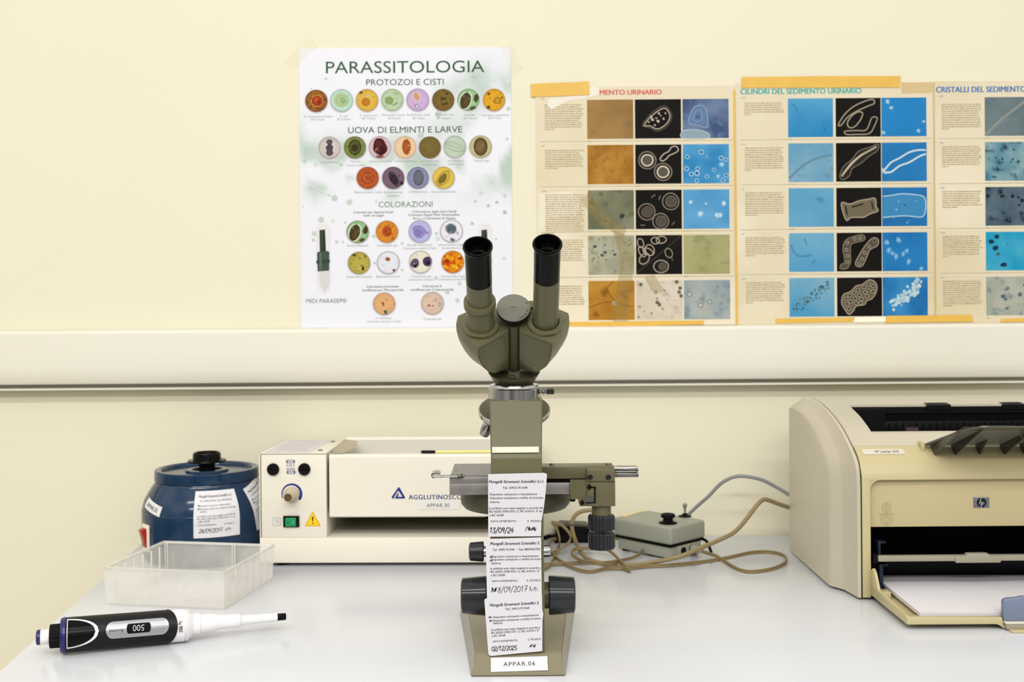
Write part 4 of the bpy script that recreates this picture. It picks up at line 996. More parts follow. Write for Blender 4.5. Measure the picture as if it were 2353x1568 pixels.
def dark(pts, d=.0002, m=M_matteblack):
    mb.add([Sb(x, -y, d) for x, y in pts], [tuple(range(len(pts)))], m)
dark([(1357, 1118.5), (1369, 1118.5), (1369, 1157), (1346.5, 1158), (1346.5, 1155.5), (1365, 1154.5), (1365, 1122.5), (1357, 1122.5)])
dark([(1354, 1111.5), (1360, 1119.5), (1354, 1128.5), (1348, 1120)]); dark([(1338, 1148), (1344, 1155.5), (1338, 1163), (1332, 1156)], d=.0026)
dark([(1347, 1143), (1364, 1142), (1364, 1154), (1347, 1155)], m=M_chrome)
mb.build('guide_slot', mech, label='black milled slot', flat=True, normals=False)
mb = MB(); p = at(1315.5, 1148, 1.155); mb.lathe([(.0030, 0), (.0030, -.0032), (.0024, -.0036), (0, -.0036)], M_darkgrey, Matrix.Translation((p.x, 1.155, .9076)), seg=24); mb.build('screw', mech)
mb = MB()
mb.box((CX + .0990, 1.157, .9325), (CX + .1248, 1.168, .9385), M_chrome, bev=.0016, seg=3)
mb.box((CX + .0990, 1.1565, .9278), (CX + .1250, 1.168, .9322), M_steel, bev=.0005)
for z in (.9350, .9300): screw(mb, (CX + .1235, 1.1565, z), (0, -1, 0), .0014, .0005)
mb.build('rack_bar', mech, label='polished steel rack bar')
px = CX + .0868
mb = MB(); mb.lathe([(.0099, .8870), (.0099, .9006)], M_greyg, Matrix.Translation((px, 1.1585, 0)), seg=40); mb.build('drive_shaft', mech)
for z1, z0 in ((.8900, .8735), (.8722, .8545)):
    mb = MB()
    mb.lathe([(.0108, z0), (.0128, z0 + .0006), (.0138, z0 + .002), (.0138, z1 - .0022), (.0126, z1 - .0006), (.0118, z1)], M_darkgrey, Matrix.Translation((px, 1.1585, 0)), seg=60, flute=20, depth=.0008)
    mb.build('stage_drive_knob', mech, label='ribbed dark grey knob', sharp=20)

# binocular head -------------------------------------------------------------
ea = Vector((0, -math.sqrt(.5), math.sqrt(.5))); ew = Vector((0, math.sqrt(.5), math.sqrt(.5)))
head = scope
mb = MB()
RB = Vector((.0015, 1.1425, 0))
def bowl(r, z, t):
    return [Vector((RB.x + r * math.cos(a), RB.y + r * math.sin(a), z + t * r * math.sin(a))) for a in [2 * PI * k / 64 for k in range(64)]]
mb.loft([bowl(.0184, 1.0250, 0), bowl(.0196, 1.0262, .03), bowl(.0262, 1.0384, .33), bowl(.0258, 1.0390, .34), bowl(.020, 1.0392, .35)], M_olivedk)
hb = mb.build('head_base', head, sharp=35)
mb = MB(); p = at(1177, 866, 1.122); A = axis(p, (0, -.33, .94)); mb.lathe([(.0032, -.001), (.0032, .0006), (.0026, .0012), (.0017, .0012), (.0014, .0004), (0, .0004)], M_olivedk, A, seg=24); mb.build('screw', hb)

def lerp_list(xs, ys, d):
    if d <= xs[0]: return ys[0]
    for i in range(len(xs) - 1):
        if d <= xs[i + 1]:
            t = (d - xs[i]) / (xs[i + 1] - xs[i]); return ys[i] + (ys[i + 1] - ys[i]) * t
    return ys[-1]

CLp = at(1104.4, 750.5, 1.09); CRp = at(1253.7, 745, 1.09)
DS = [0, .004, .010, .016, .022, .028, .034, .040, .046, .052, .058, .064, .070]
def housing(C, spec, sgn):
    rings = []; meta = []
    for d in DS:
        (dx, xs) = spec['front']; xf = lerp_list(dx, xs, d)
        (dx, xs) = spec['side']; xl = lerp_list(dx, xs, d)
        wf = spec['fw'] + max(0, d - spec['cut']); rw = spec['rw'] + max(0, d - .056); xb = lerp_list(dx, xs, d + .012)
        ws = spec['sw']
        loc = [(xl, ws), (xl * .55 + xf * .45, ws * .5 + wf * .5 - .0012), (xf, wf), (spec['rx'], rw), (spec['rx'] + sgn * .0005, rw + .008), (spec['rx'], .023 - d * .2), ((max if sgn > 0 else min)(spec['bx'], xb + sgn * .002), .027 - d * .25), (xb * .95, .0145 - d * .12)]
        r = [C + Vector((1, 0, 0)) * x + ew * w - ea * d for x, w in loc]
        rings.append(r)
        meta.append((r[2], r[3]))
    mb = MB(); 
    e = .0006
    inset = [rings[0][k] + (C - rings[0][k]) * .03 + ea * e for k in range(8)]
    mb.loft([inset] + rings, M_olive)
    o = mb.build('prism_housing', head, sharp=24)
    # raised side plate on the inner front face
    mb = MB(); V0, V1 = [], []
    for i, (a, b) in enumerate(meta[1:9]):
        d = (b - a); nrm = d.cross(ea).normalized()
        if nrm.y > 0: nrm = -nrm
        pa, pb = a + d * .03, a + d * .84
        V0 += [pa + nrm * .0002, pb + nrm * .0002]; V1 += [pa + nrm * .0006, pb + nrm * .0006]
    n = len(V0); fs = []
    for i in range(0, n - 2, 2):
        fs += [(n + i, n + i + 1, n + i + 3, n + i + 2)]
        fs += [(i + 1, i + 3, n + i + 3, n + i + 1), (i, i + 2, n + i + 2, n + i)]
    fs += [(0, 1, n + 1, n), (n - 2, n - 1, 2 * n - 1, 2 * n - 2)]
    mb.add(V0 + V1, fs, M_olive)
    mb.build('side_plate', o, sharp=24)
    return o
housing(CLp, dict(side=([0, .008, .016, .024, .032, .040, .048, .056, .062, .068, .074], [-.0237, -.0240, -.0230, -.0217, -.0192, -.0162, -.0122, -.0068, .0, .0065, .012]),
                  front=([0, .008, .016, .024, .032, .037, .050], [-.0024, -.0026, -.0018, .0006, .0049, .0098, .016]), fw=-.028, cut=.037, sw=.004, rx=.0268, rw=-.0056, bx=-.002), 1)
housing(CRp, dict(side=([0, .010, .020, .029, .036, .044, .051, .058, .064, .070, .076], [.0230, .0237, .0232, .0218, .0197, .0169, .0133, .0085, .0026, -.005, -.012]),
                  front=([0, .0125, .024, .034, .040, .052], [.0059, .0056, .0039, 0, -.006, -.013]), fw=-.025, cut=.042, sw=.0105, rx=-.0252, rw=-.008, bx=.002), -1)
# hinge between the two housings
mb = MB(); H0 = Vector((.0018, 1.094, 1.0835))
mb.lathe([(.0066, -.058), (.0066, -.0305), (.0062, -.030), (.0066, -.0295), (.0066, .006)], M_olivedk, axis(H0, ea), seg=32)  # same enamel as the housings, darkened to paint in the shade between them
mb.build('hinge_column', head)
# interpupillary dial
mb = MB()
dn = Vector((0, -.80, .60)).normalized(); DC = at(1180, 707, 1.086)
MD = axis(DC, dn); rd = .0164
mb.lathe([(rd - .0004, -.0045), (rd, -.0040), (rd, -.0006)], M_matteblack, MD, seg=64)
mb.lathe([(rd, -.0006), (rd - .0004, 0), (0, 0)], M_dialface, MD, seg=64)
Sd = flat(MD)
mb.text(Sd, '1.6 x', -.0006, .0006, M_ink, lin('#2b2b28'), h=.0022, lift=.00012)
for t, a in (('55', -62), ('60', -49), ('65', -35), ('70', -17), ('75', 22)):
    r = rd - .0026; aa = math.radians(a)
    mb.text(Sd, t, r * math.cos(aa), r * math.sin(aa), M_ink, lin('#2b2b28'), h=.0018, rot=aa + PI / 2, lift=.00012)
for k in range(18):
    aa = math.radians(-66 + k * 6); r1 = rd - .0006; r0 = rd - .0014
    mb.ribbon(Sd, [(r0 * math.cos(aa), r0 * math.sin(aa)), (r1 * math.cos(aa), r1 * math.sin(aa))], .00018, M_ink, lin('#2b2b28'), .00012)
mb.build('pupil_distance_dial', head, label='pale grey round dial marked 1.6 x', sharp=35)
mb = MB(); mb.lathe([(.0085, -.012), (.0150, -.0048), (.0150, -.0044)], M_olivedk, MD, seg=48)
mb.box((.008, .004, -.010), (.021, .012, -.0048), M_olive, MD, bev=.001); mb.build('dial_base', head)

def tube_set(C, top, collar):
    A = axis(C, ea)
    mb = MB(); mb.lathe([(.0178, -.001), (.0178, .0040), (.0172, .0046), (.0134, .0046), (.0128, .0040)], M_olive, A, seg=64, cap1=False); mb.build('tube_flange', head)
    mb = MB()
    if collar:
        mb.lathe([(.0142, .0030), (.0136, .0070), (.0134, .012), (.0134, .027)], M_olive, A, seg=56, cap1=False)
        mb.lathe([(.0134, .0268), (.0148, .0285), (.0153, .0300), (.0153, .0345), (.0147, .0358), (.0130, .0360)], M_olive, A, seg=56)
        mb.lathe([(.01535, .0290), (.01535, .0296)], M_olivedk, A, seg=56)
        mb.build('diopter_collar', head); mb = MB()
        mb.lathe([(.0120, .034), (.0120, .062)], M_olive, A, seg=56)
    else:
        mb.lathe([(.0122, .0), (.0122, .062)], M_olive, A, seg=56)
    tb = mb.build('eyepiece_tube', head)
    mb = MB(); L = top
    mb.lathe([(.0121, .0605), (.0121, L - .0050), (.0131, L - .0036), (.0136, L - .0022), (.0136, L - .0010), (.0129, L), (.0118, L - .0004), (.0113, L - .0020), (.0095, L - .010), (.0092, L - .0125), (.0062, L - .0130)], M_black, A, seg=64, cap1=False)
    ep = mb.build('eyepiece', head, label='black eyepiece')
    mb = MB(); mb.lathe([(.0066, L - .0136), (.0050, L - .0124), (.0028, L - .0117), (0, L - .0115)], M_lens, A, seg=40); mb.build('eye_lens', ep)
tube_set(CLp, .1050, True)
tube_set(CRp, .1050, False)

# ------------------------------------------------------------------ agglutination viewer (cream light box)
M_cream = mat('cream_powder_coat', '#dfd9cb', rough=0.38, var=0.02, scale=8, bump=0.03, bscale=900)
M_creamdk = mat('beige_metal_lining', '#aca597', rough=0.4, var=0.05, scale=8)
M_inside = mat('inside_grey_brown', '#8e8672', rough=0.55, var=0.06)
M_troughshade = mat('cream_trough_shade', '#bcb6ac', rough=0.35, var=0.02)  # cream greyed so the trough's shade sits in the colour
M_navy = mat('navy_ink', '#26367f', rough=0.5, var=0.03)
M_green = mat('green_rocker', '#0c8a50', rough=0.25, var=0.12, scale=60)
M_yellow = mat('warning_yellow', '#f2c313', rough=0.45, var=0.03)
M_knobbeige = mat('beige_knob', '#b7ab92', rough=0.42, var=0.06)
M_brown = mat('brown_knob_cap', '#5d4127', rough=0.35, var=0.12, scale=90)
M_tan = mat('tan_bracket', '#a89c86', rough=0.35, var=0.06)
NAVY = lin('#2a3a86')
YB = 1.54; PXM = YB / F
ob = at(597, 1294, YB); ob.z = T + .0045
MA = Matrix.Translation(ob) @ Matrix.Rotation(math.radians(-1.3), 4, 'Z')
box = thing('agglutination_viewer', 'long cream metal lightbox with a control panel, between the blue centrifuge and the microscope', 'laboratory lightbox', (ob.x + .19, ob.y + .08, T))
D = .155
def lx(u): return (u - 597) * PXM
def lz(v): return (1294 - v) * PXM
LEN = .378
mb = MB(); mb.box((0, 0, 0), (LEN, D, lz(1236)), M_cream, MA, bev=.0012); mb.build('base_plate', box)
for x in (.028, LEN - .028):
    for y in (.016, D - .02):
        mb = MB(); mb.lathe([(.0085, -.0043), (.0095, .0005)], M_black, MA @ Matrix.Translation((x, y, 0)), seg=24); mb.build('foot', box)
# control box
x1 = lx(752)
mb = MB(); zb0, zt0 = lz(1236), lz(1041)
t = .0014
mb.box((0, 0.0005, zb0), (t, D, zt0), M_cream, MA, bev=.0004); mb.box((0, 0.0005, zt0 - t), (x1 + .0005, D, zt0), M_cream, MA, bev=.0004)
mb.box((x1 - t, .003, zb0), (x1, D, zt0 - t), M_cream, MA, bev=.0003); mb.box((t, D - t, zb0), (x1 - t, D, zt0 - t), M_cream, MA)
mb.box((t, .004, zb0), (x1 - t, .006, zt0 - t), M_matteblack, MA)
cb = mb.build('control_box', box)
mb = MB(); mb.box((t + .0012, .0010, zb0 + .0002), (x1 - .0002, .0040, zt0 - t - .0008), M_cream, MA, bev=.0004)
def SFp(x, y, k): return MA @ Vector((lx(x), .0010 - k, lz(-y)))
for v in (1061, 1085.5):
    u0 = 669.5 if v < 1070 else 670.5
    P = [(u0 - 9, -v - 3.2), (u0 + 9, -v - 3.2), (u0 + 9, -v + 3.2), (u0 - 9, -v + 3.2)]
    mb.ribbon(SFp, P, 1.4, M_ink, NAVY, .0002, closed=True)
    mb.ribbon(SFp, [(u0 - 12, -v), (u0 + 12, -v)], 1.0, M_ink, NAVY, .0002)
    for s_ in (-8, 8): mb.ribbon(SFp, [(u0 + s_, -v - 3), (u0 + s_, -v + 3)], 2.0, M_ink, NAVY, .00025)
mb.text(SFp, '0.5A F', 669.5, -1069.5, M_ink, NAVY, h=5.2, w=19, weight=.015, lift=.0002)
mb.text(SFp, '(5x20)', 669.5, -1077.3, M_ink, NAVY, h=5.2, w=19, weight=.015, lift=.0002)
V, fs = [], []
for k in range(41):
    a = math.radians(205 - 243 * k / 40); th = 2.2 + 4.6 * k / 40
    for r in (24.3, 24.3 - th): V.append(SFp(672 + r * math.cos(a), -1135.5 + r * math.sin(a), .0002))
mb.add(V, [(2 * k, 2 * k + 1, 2 * k + 3, 2 * k + 2) for k in range(40)], M_ink, NAVY)
# heating symbol and its frame
R = [(628, -1190), (645, -1190), (645, -1207.5), (628, -1207.5)]
mb.poly(SFp, R, M_ink, lin('#f1eeea'), .00015); mb.ribbon(SFp, R, 1.0, M_ink, lin('#5c6070'), .0003, closed=True)
for k in range(3):
    u0 = 633 + k * 3.6
    mb.ribbon(SFp, [(p.x, p.y) for p in catmull([(u0 + 1.4, -1193, 0), (u0 - .8, -1196.5, 0), (u0 + 1.6, -1200, 0), (u0 - .4, -1204.5, 0)], 4)], .8, M_ink, lin('#5c6070'), .0003)
# warning triangle
mb.poly(SFp, [(719.3, -1175), (701, -1209.8), (739, -1209.8)], M_yellow, None, .0002)
mb.ribbon(SFp, [(719.3, -1178.2), (703.6, -1208.2), (736.2, -1208.2)], 1.2, M_ink, lin('#17150f'), .0003, closed=True)
mb.poly(SFp, [(717.6, -1188), (721.4, -1188), (720.4, -1199.5), (718.8, -1199.5)], M_ink, lin('#17150f'), .0003); mb.disc(SFp, 719.8, -1203.2, 1.7, M_ink, lin('#17150f'), lift=.0003, n=10)
fp = mb.build('front_panel', cb, flat=False, normals=False)
def pxaxis(u, v, y=.0010): return axis(MA @ Vector((lx(u), y, lz(v))), MA.to_3x3() @ Vector((0, -1, 0)))
for u in (629.5, 701.5):
    mb = MB(); A = pxaxis(u, 1078.4); r = 13.8 * PXM
    mb.lathe([(r, 0), (r, .0030), (r - .0010, .0042), (0, .0042)], M_matteblack, A, seg=40)
    mb.box((-r * .6, -.0006, .0040), (r * .6, .0006, .0046), M_black, A); mb.build('fuse_cap', box)
mb = MB(); A = pxaxis(672, 1136.5)
mb.lathe([(.0106, 0), (.0106, .004), (.0092, .007), (.0066, .011), (.0060, .022), (.0056, .0245)], M_knobbeige, A, seg=40)
kb = mb.build('dial_knob', box, label='beige rotary knob')
mb = MB(); mb.lathe([(.0054, .0243), (.0050, .0252), (0, .0252)], M_brown, A, seg=32); mb.build('knob_cap', kb)
mb = MB()
def pbox(mb, u0, v0, u1, v1, y0, y1, m, bev=.0004): mb.box((lx(u0), y0, lz(v1)), (lx(u1), y1, lz(v0)), m, MA, bev=bev)
pbox(mb, 652, 1185.5, 689, 1211.5, -.0018, .0012, M_black, .0008)
sw = mb.build('power_switch', box)
mb = MB(); A2 = MA @ Matrix.Translation((lx(669.7), -.0018, lz(1199.2))) @ Matrix.Rotation(math.radians(9), 4, 'Z')
mb.box((-.0072, -.0016, -.0058), (.0072, .001, .0058), M_green, A2, bev=.0005)
Sg = lambda x, y, k: A2 @ Vector((x, -.0016 - k, y))
mb.ring(Sg, -.0036, 0, .0011, .0013, .0004, M_ink, lin('#0a3a26'), lift=.0002); mb.ribbon(Sg, [(.0032, -.0016), (.0032, .0016)], .0005, M_ink, lin('#bfeed6'), .0002)
mb.build('rocker', sw, label='bright green rocker', normals=False)
# paper label and screws on top of the control box
mb = MB(); Sx = lambda x, y, k: MA @ Vector((x, y, zt0 + k))
mb.sheet(Sx, .006, .006, x1 - .021, D - .010, M_ink, lambda a, b: mix(lin('#ece6e6'), lin('#dccfd2'), fbm(a, b, 3, 4)), 8, 8, lift=.0003)
rr = random.Random(11)
for k in range(9):
    y = .022 + k * .0125
    x = .014
    while x < x1 - .034:
        w_ = rr.uniform(.003, .009); mb.sheet(Sx, x, y, x + w_, y + .0022, M_ink, lift=.0004, col=lin('#cbb9be')); x += w_ + .0016
mb.build('service_label', cb, label='faded paper label lying on the top', flat=True, normals=False)
for u, y in ((.0795, .022), (.0795, .118)):
    mb = MB(); mb.lathe([(.0036, 0), (.0034, .0012), (.0018, .0018), (0, .0018)], M_steel, MA @ Matrix.Translation((u, y, zt0)), seg=24); mb.build('screw', cb)
# viewing hood
hx0 = lx(758.5); hz0, hz1 = lz(1190.5), lz(1046)
mb = MB()
# folded front sheet with a rounded top edge
prof = []
for k in range(7):
    a = PI / 2 * k / 6; prof.append((.0010 + .004 - .004 * math.cos(a), hz1 - .004 + .004 * math.sin(a)))
prof = [(.0038, hz0), (.0024, hz0 + .0006), (.0010, hz0 + .002)] + prof + [(.012, hz1), (.012, hz1 - .0014), (.0045, hz1 - .0014), (.0028, hz1 - .004), (.0038, hz0 + .002)]
MP = MA @ Matrix(((0, 0, 1, 0), (1, 0, 0, 0), (0, 1, 0, 0), (0, 0, 0, 1)))
mb.prism(prof, hx0, LEN, M_cream, MP)
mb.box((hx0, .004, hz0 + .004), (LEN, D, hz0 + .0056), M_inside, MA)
mb.box((LEN - .0016, .003, 0.034), (LEN, D, hz1 + .001), M_cream, MA)
mb.build('viewing_hood', box, sharp=30)
hood = [o for o in box.children if o.name.startswith('viewing_hood')][0]
mb = MB()
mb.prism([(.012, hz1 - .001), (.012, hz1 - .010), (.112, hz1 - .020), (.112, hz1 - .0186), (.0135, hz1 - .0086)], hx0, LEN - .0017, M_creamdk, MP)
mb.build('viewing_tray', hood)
mb = MB()
mb.prism([(.1115, hz1 - .0185), (.1355, hz1 + .0030), (.1375, hz1 + .0005), (.114, hz1 - .022)], hx0, LEN - .0017, M_troughshade, MP); mb.build('tray_wall', hood)
mb = MB()
mb.prism([(.138, hz1 - .004), (.136, hz1 + .0035), (.140, hz1 + .0068), (D, hz1 + .0068), (D, hz0), (D - .002, hz0), (D - .002, hz1 - .004)], hx0, LEN - .0017, M_cream, MP)
mb.build('rear_rim', hood, sharp=30)
mb = MB(); yk = .004
mb.add([MA @ Vector(p) for p in [(hx0 + .001, .008, hz1 + .0003), (hx0 + .018, .008, hz1 + .0006), (hx0 + .0260, .085, hz1 + .0012), (hx0 + .0200, .112, hz1 + .0050), (hx0 + .0060, .112, hz1 + .0075), (hx0 + .003, .010, hz1 + .004)]],
       [(0, 1, 2, 5), (5, 2, 3, 4)], M_tan)
mb.box((hx0 - .004, .010, hz1 - .006), (hx0 + .0005, .118, hz1 + .003), M_tan, MA, bev=.0006)
mb.build('tray_bracket', hood, label='tan folded bracket')
# lining of the open slot under the hood
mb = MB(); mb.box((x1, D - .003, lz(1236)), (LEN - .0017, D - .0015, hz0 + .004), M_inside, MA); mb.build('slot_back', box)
# brand lettering and emblem on the hood
mb = MB()
SH = lambda x, y, k: MA @ Vector((lx(x), .0010 - k, lz(-y)))
mb.text(SH, 'AGGLUTINOSCOPE', 941, -1143.6, M_ink, NAVY, h=10.5, w=138, anchor='l', weight=.03, space=1.12, lift=.0002)
V = [(917.3, -1121), (901.5, -1143.5), (903, -1147), (932, -1147), (932.8, -1144.5), (920, -1121.2)]
mb.poly(SH, V, M_ink, NAVY, .0002)
mb.poly(SH, [(918.3, -1129.5), (922.5, -1137), (926.5, -1142.8), (915.5, -1142.8), (918.8, -1137.6), (917, -1135.6)], M_ink, lin('#e9e2cf'), .0003)
mb.poly(SH, [(916, -1129), (918, -1130.5), (908.5, -1147.2), (905.8, -1147.2)], M_ink, lin('#e9e2cf'), .00035)
mb.build('brand_lettering', box, label='navy lettering with a triangle emblem', flat=True, normals=False)
mb = MB()
mb.sheet(SH, 963.5, -1171.8, 1057.5, -1150.2, M_ink, lift=.0006, col=lin('#f0eeea'), thick=.0004)
mb.text(SH, 'APPAR.30', 1008, -1162.5, M_ink, lin('#6e675a'), h=8.5, w=52, weight=.01, space=1.12, lift=.0008)
mb.build('asset_tag', box, label='white tag reading APPAR.30', flat=True, normals=False)

# thermometer lying on the light box
M_yelglass = mat('yellow_backed_glass', '#e2dc7c', rough=0.15, var=0.05, spec=0.6)
mb = MB()
pa = MA @ Vector((lx(968), .0075, hz1 + .0026)); pb = MA @ Vector((lx(968) + .150, .0075, hz1 + .0026)); dx = (pb - pa)
th = thing('thermometer', 'thin yellow glass rod with a black tip lying on top of the cream lightbox', 'thermometer', pa)
A = axis(pa, dx, (0, 0, 1))
mb.lathe([(.0003, 0), (.0016, .001), (.0021, .003), (.0021, .018), (.0016, .0205)], M_black, A, seg=20); mb.build('bulb_tip', th)
mb = MB(); mb.lathe([(.0015, .0195), (.0017, .021), (.0017, .1488), (.001, .150)], M_yelglass, A, seg=20)
mb.build('stem', th)

# ------------------------------------------------------------------ blue centrifuge
M_blue = mat('glossy_blue_plastic', '#142f4b', rough=0.13, var=0.06, scale=12, spec=0.45)
M_red = mat('red_rocker', '#9c1411', rough=0.2, var=0.1)
M_bezel = mat('cream_bezel', '#e5dfc8', rough=0.4, var=0.03)
cc = at(476.5, 1200, 1.612); cc.z = T
cen = thing('centrifuge', 'small round navy blue bench centrifuge with a black lid knob, left of the lightbox', 'centrifuge', cc)
MC = Matrix.Translation((cc.x, cc.y, T))
PR = [(.078, .003), (.0865, .0045), (.0888, .010), (.0894, .064), (.0893, .0685), (.0886, .0735), (.0858, .0835), (.0805, .0935), (.0745, .1030), (.0716, .1068), (.0708, .1095)]
def prof_r(z):
    return lerp_list([p[1] for p in PR], [p[0] for p in PR], z)
mb = MB(); mb.lathe(PR + [(.0700, .1100), (.06, .1100)], M_blue, MC, seg=96)
mb.lathe([(.0892, .0690), (.0895, .0697), (.0890, .0706)], M_blue, MC, seg=96, cap0=False, cap1=False)
mb.build('body', cen, sharp=30)
for k in range(3):
    a = 2 * PI * k / 3 + .6
    mb = MB(); mb.lathe([(.009, .0002), (.009, .005)], M_black, MC @ Matrix.Translation((.06 * math.cos(a), .06 * math.sin(a), 0)), seg=20); mb.build('foot', cen)
mb = MB()
mb.lathe([(.0702, .1100), (.0720, .1106), (.0722, .1120), (.0717, .1235), (.0705, .1248), (.0650, .1250), (.0622, .1235), (.0612, .1205), (.0300, .1200), (.0296, .1222), (.0285, .1230), (.0215, .1230), (.0208, .1220), (.0205, .1190), (0, .1190)], M_blue, MC, seg=96)
lid = mb.build('lid', cen, sharp=30)
mb = MB()
mb.lathe([(.0120, .1188), (.0112, .1240), (.0112, .1320), (.0262, .1335), (.0268, .1345), (.0262, .1358), (.0200, .1366), (.0196, .1380), (.0194, .1440), (.0186, .1462), (.0170, .1468), (.0155, .1460), (.0150, .1440), (0, .1432)], M_black, MC, seg=64)
mb.build('lid_knob', lid, label='black lid knob', sharp=30)
# curved surface of the body in polar form: x along the girth, y height
def SC_(x0, y0, rot=0.0, r0=.09, a0=0.0):
    c, s_ = math.cos(rot), math.sin(rot)
    def S(x, y, k):
        X, Yy = x * c - y * s_ + x0, x * s_ + y * c + y0
        r = prof_r(Yy) + .0006 + k; a = -PI / 2 + a0 + X / r0
        return Vector((cc.x + r * math.cos(a), cc.y + r * math.sin(a), T + Yy))
    return S
pxc = 1.53 / F
def clabel(S, w, h, date, seed):
    mb = MB()
    mb.sheet(S, 0, -h, w, 0, M_ink, lambda a, b: mix(lin('#ebeaee'), lin('#dad9df'), (.6 if abs(b - .27 - a * .3) < .03 else 0)), 18, 18, col=lin('#ebeaee'))
    q = w / 108.0
    ln = [('Mongelli Strumenti Scientifici s.r.l.', 10, 11, 86, dict(h=6 * q, weight=.02, shear=.25)), ('Tel. 3495191544 - Fax 0804962932', 14, 21, 80, dict(h=4.2 * q)), ('Dispositivo sottoposto a manutenzione', 12, 31, 76, dict(h=4 * q)), ('Dispositivo sottoposto a verifica di sicurezza', 12, 38, 88, dict(h=4 * q)), ('elettrica', 14, 44, 16, dict(h=4 * q)),
          ('le verifiche sono state eseguite in accordo alle', 9, 54, 88, dict(h=4 * q)), ('IEC 62353 (VDE 0751-1), IEC 61010-1 3ª ed', 9, 60, 86, dict(h=4 * q)), ('e IEC 62638', 10, 66, 26, dict(h=4 * q)), ('DATA INTERVENTO', 12, 75, 40, dict(h=3.8 * q)), ('IL TECNICO', 70, 75, 24, dict(h=3.8 * q))]
    for t_, x, y, w_, kw in ln:
        mb.text(S, t_, x * q, -y * q, M_ink, lin('#4a4a50'), w=w_ * q, anchor='l', lift=.0003, res=1, **kw)
    handwrite(mb, S, date, 12 * q, -88 * q, 9 * q, M_ink, INK, w=1.0 * q, lift=.0003)
    scribble(mb, S, 72 * q, -88 * q, 14 * q, 9 * q, 6, M_ink, lin('#5a5a60'), w=.8 * q, lift=.0003, seed=seed)
    for y in (31, 38): scribble(mb, S, 8.5 * q, -y * q, 4 * q, 4 * q, 3, M_ink, INK, w=.9 * q, lift=.0003, seed=seed + y)
    return mb
s_top = .1035
mb = clabel(SC_(.0055, s_top), .0630, .0610, '28/09/2017', 21)
mb.build('service_label', cen, flat=True, normals=False, label='creased white service label on the front')
mb = clabel(SC_(.0850, .1010, rot=math.radians(13)), .0600, .0600, '13/09/24', 22)
mb.build('service_label', cen, flat=True, normals=False, label='tilted white service label turned to the right')
mb = MB(); S = SC_(-.0765, .0895, rot=math.radians(-12))
mb.sheet(S, -.010, -.0135, .0340, 0, M_ink, nx=10, ny=6, col=lin('#ecebec'))
mb.text(S, 'APPAR.32', .0120, -.0067, M_ink, INK, h=.0054, w=.030, weight=.01, lift=.0003)
mb.build('asset_tag', cen, flat=True, normals=False, label='white tag reading APPAR.32')
# switch at the left
sa = math.radians(219)
nS = Vector((math.cos(sa), math.sin(sa), 0))
o_ = Vector((cc.x, cc.y, T + .0370)) + nS * .0878
MS = frame(o_, Vector((-nS.y, nS.x, 0)), (0, 0, 1))
mb = MB(); mb.box((-.0105, -.0185, -.004), (.0105, .0185, .0030), M_bezel, MS, bev=.0006); swc = mb.build('power_switch', cen, label='cream switch bezel')
mb = MB(); mb.prism([(-.0135, .0030), (.0135, .0030), (.0120, .0042), (.001, .0062), (-.0115, .0100)], -.0065, .0065, M_red, MS @ Matrix(((0, 0, 1, 0), (-1, 0, 0, 0), (0, 1, 0, 0), (0, 0, 0, 1))), bev=.0005)
mb.build('rocker', swc, label='red rocker')

# ------------------------------------------------------------------ clear plastic tray
M_clear = bpy.data.materials.new('frosted_clear_plastic'); M_clear.use_nodes = True
nt = M_clear.node_tree; nt.nodes.clear()
out = nt.nodes.new('ShaderNodeOutputMaterial'); mx = nt.nodes.new('ShaderNodeMixShader'); tr = nt.nodes.new('ShaderNodeBsdfTransparent'); pb_ = nt.nodes.new('ShaderNodeBsdfPrincipled')
tl = nt.nodes.new('ShaderNodeBsdfTranslucent'); mx2 = nt.nodes.new('ShaderNodeMixShader')
tc = nt.nodes.new('ShaderNodeTexCoord'); ns = nt.nodes.new('ShaderNodeTexNoise'); mr = nt.nodes.new('ShaderNodeMapRange'); mp = nt.nodes.new('ShaderNodeMapping')
mp.inputs['Scale'].default_value = (1, 1, .8)
ns.inputs['Detail'].default_value = 0.0; ns.inputs['Scale'].default_value = 55; mr.inputs['From Min'].default_value = .35; mr.inputs['From Max'].default_value = .75; mr.inputs['To Min'].default_value = .29; mr.inputs['To Max'].default_value = .35
pb_.inputs['Base Color'].default_value = (.95, .93, .88, 1); pb_.inputs['Roughness'].default_value = .25
tl.inputs['Color'].default_value = (.86, .85, .80, 1); mx2.inputs[0].default_value = .35
nt.links.new(tc.outputs['Object'], mp.inputs['Vector']); nt.links.new(mp.outputs['Vector'], ns.inputs['Vector']); nt.links.new(ns.outputs['Fac'], mr.inputs['Value'])
nt.links.new(pb_.outputs[0], mx2.inputs[1]); nt.links.new(tl.outputs[0], mx2.inputs[2])
nt.links.new(mr.outputs['Result'], mx.inputs[0]); nt.links.new(tr.outputs[0], mx.inputs[1]); nt.links.new(mx2.outputs[0], mx.inputs[2]); nt.links.new(mx.outputs[0], out.inputs[0])
M_clearedge = mat('clear_plastic_edge', '#e6e4dc', rough=0.25, alpha=0.62, var=0.03)
o0 = Vector((-.4867, 1.349, T)); exv = Vector((.148, -.0270, 0)).normalized(); eyv = Vector((.0260, .1437, 0)); eyv = (eyv - exv * eyv.dot(exv)).normalized()
MT = frame(o0, exv, eyv)
TW, TD, TH = .1500, .1455, .0430
tray = thing('plastic_tray', 'empty clear frosted plastic tray in front of the blue centrifuge', 'tray', o0 + exv * .075 + eyv * .07)
fl = .0020; th_ = .0016
mb = MB(); mb.box((0, 0, .0006), (TW, TD, .0026), M_clear, MT, bev=.0004); mb.build('bottom', tray)
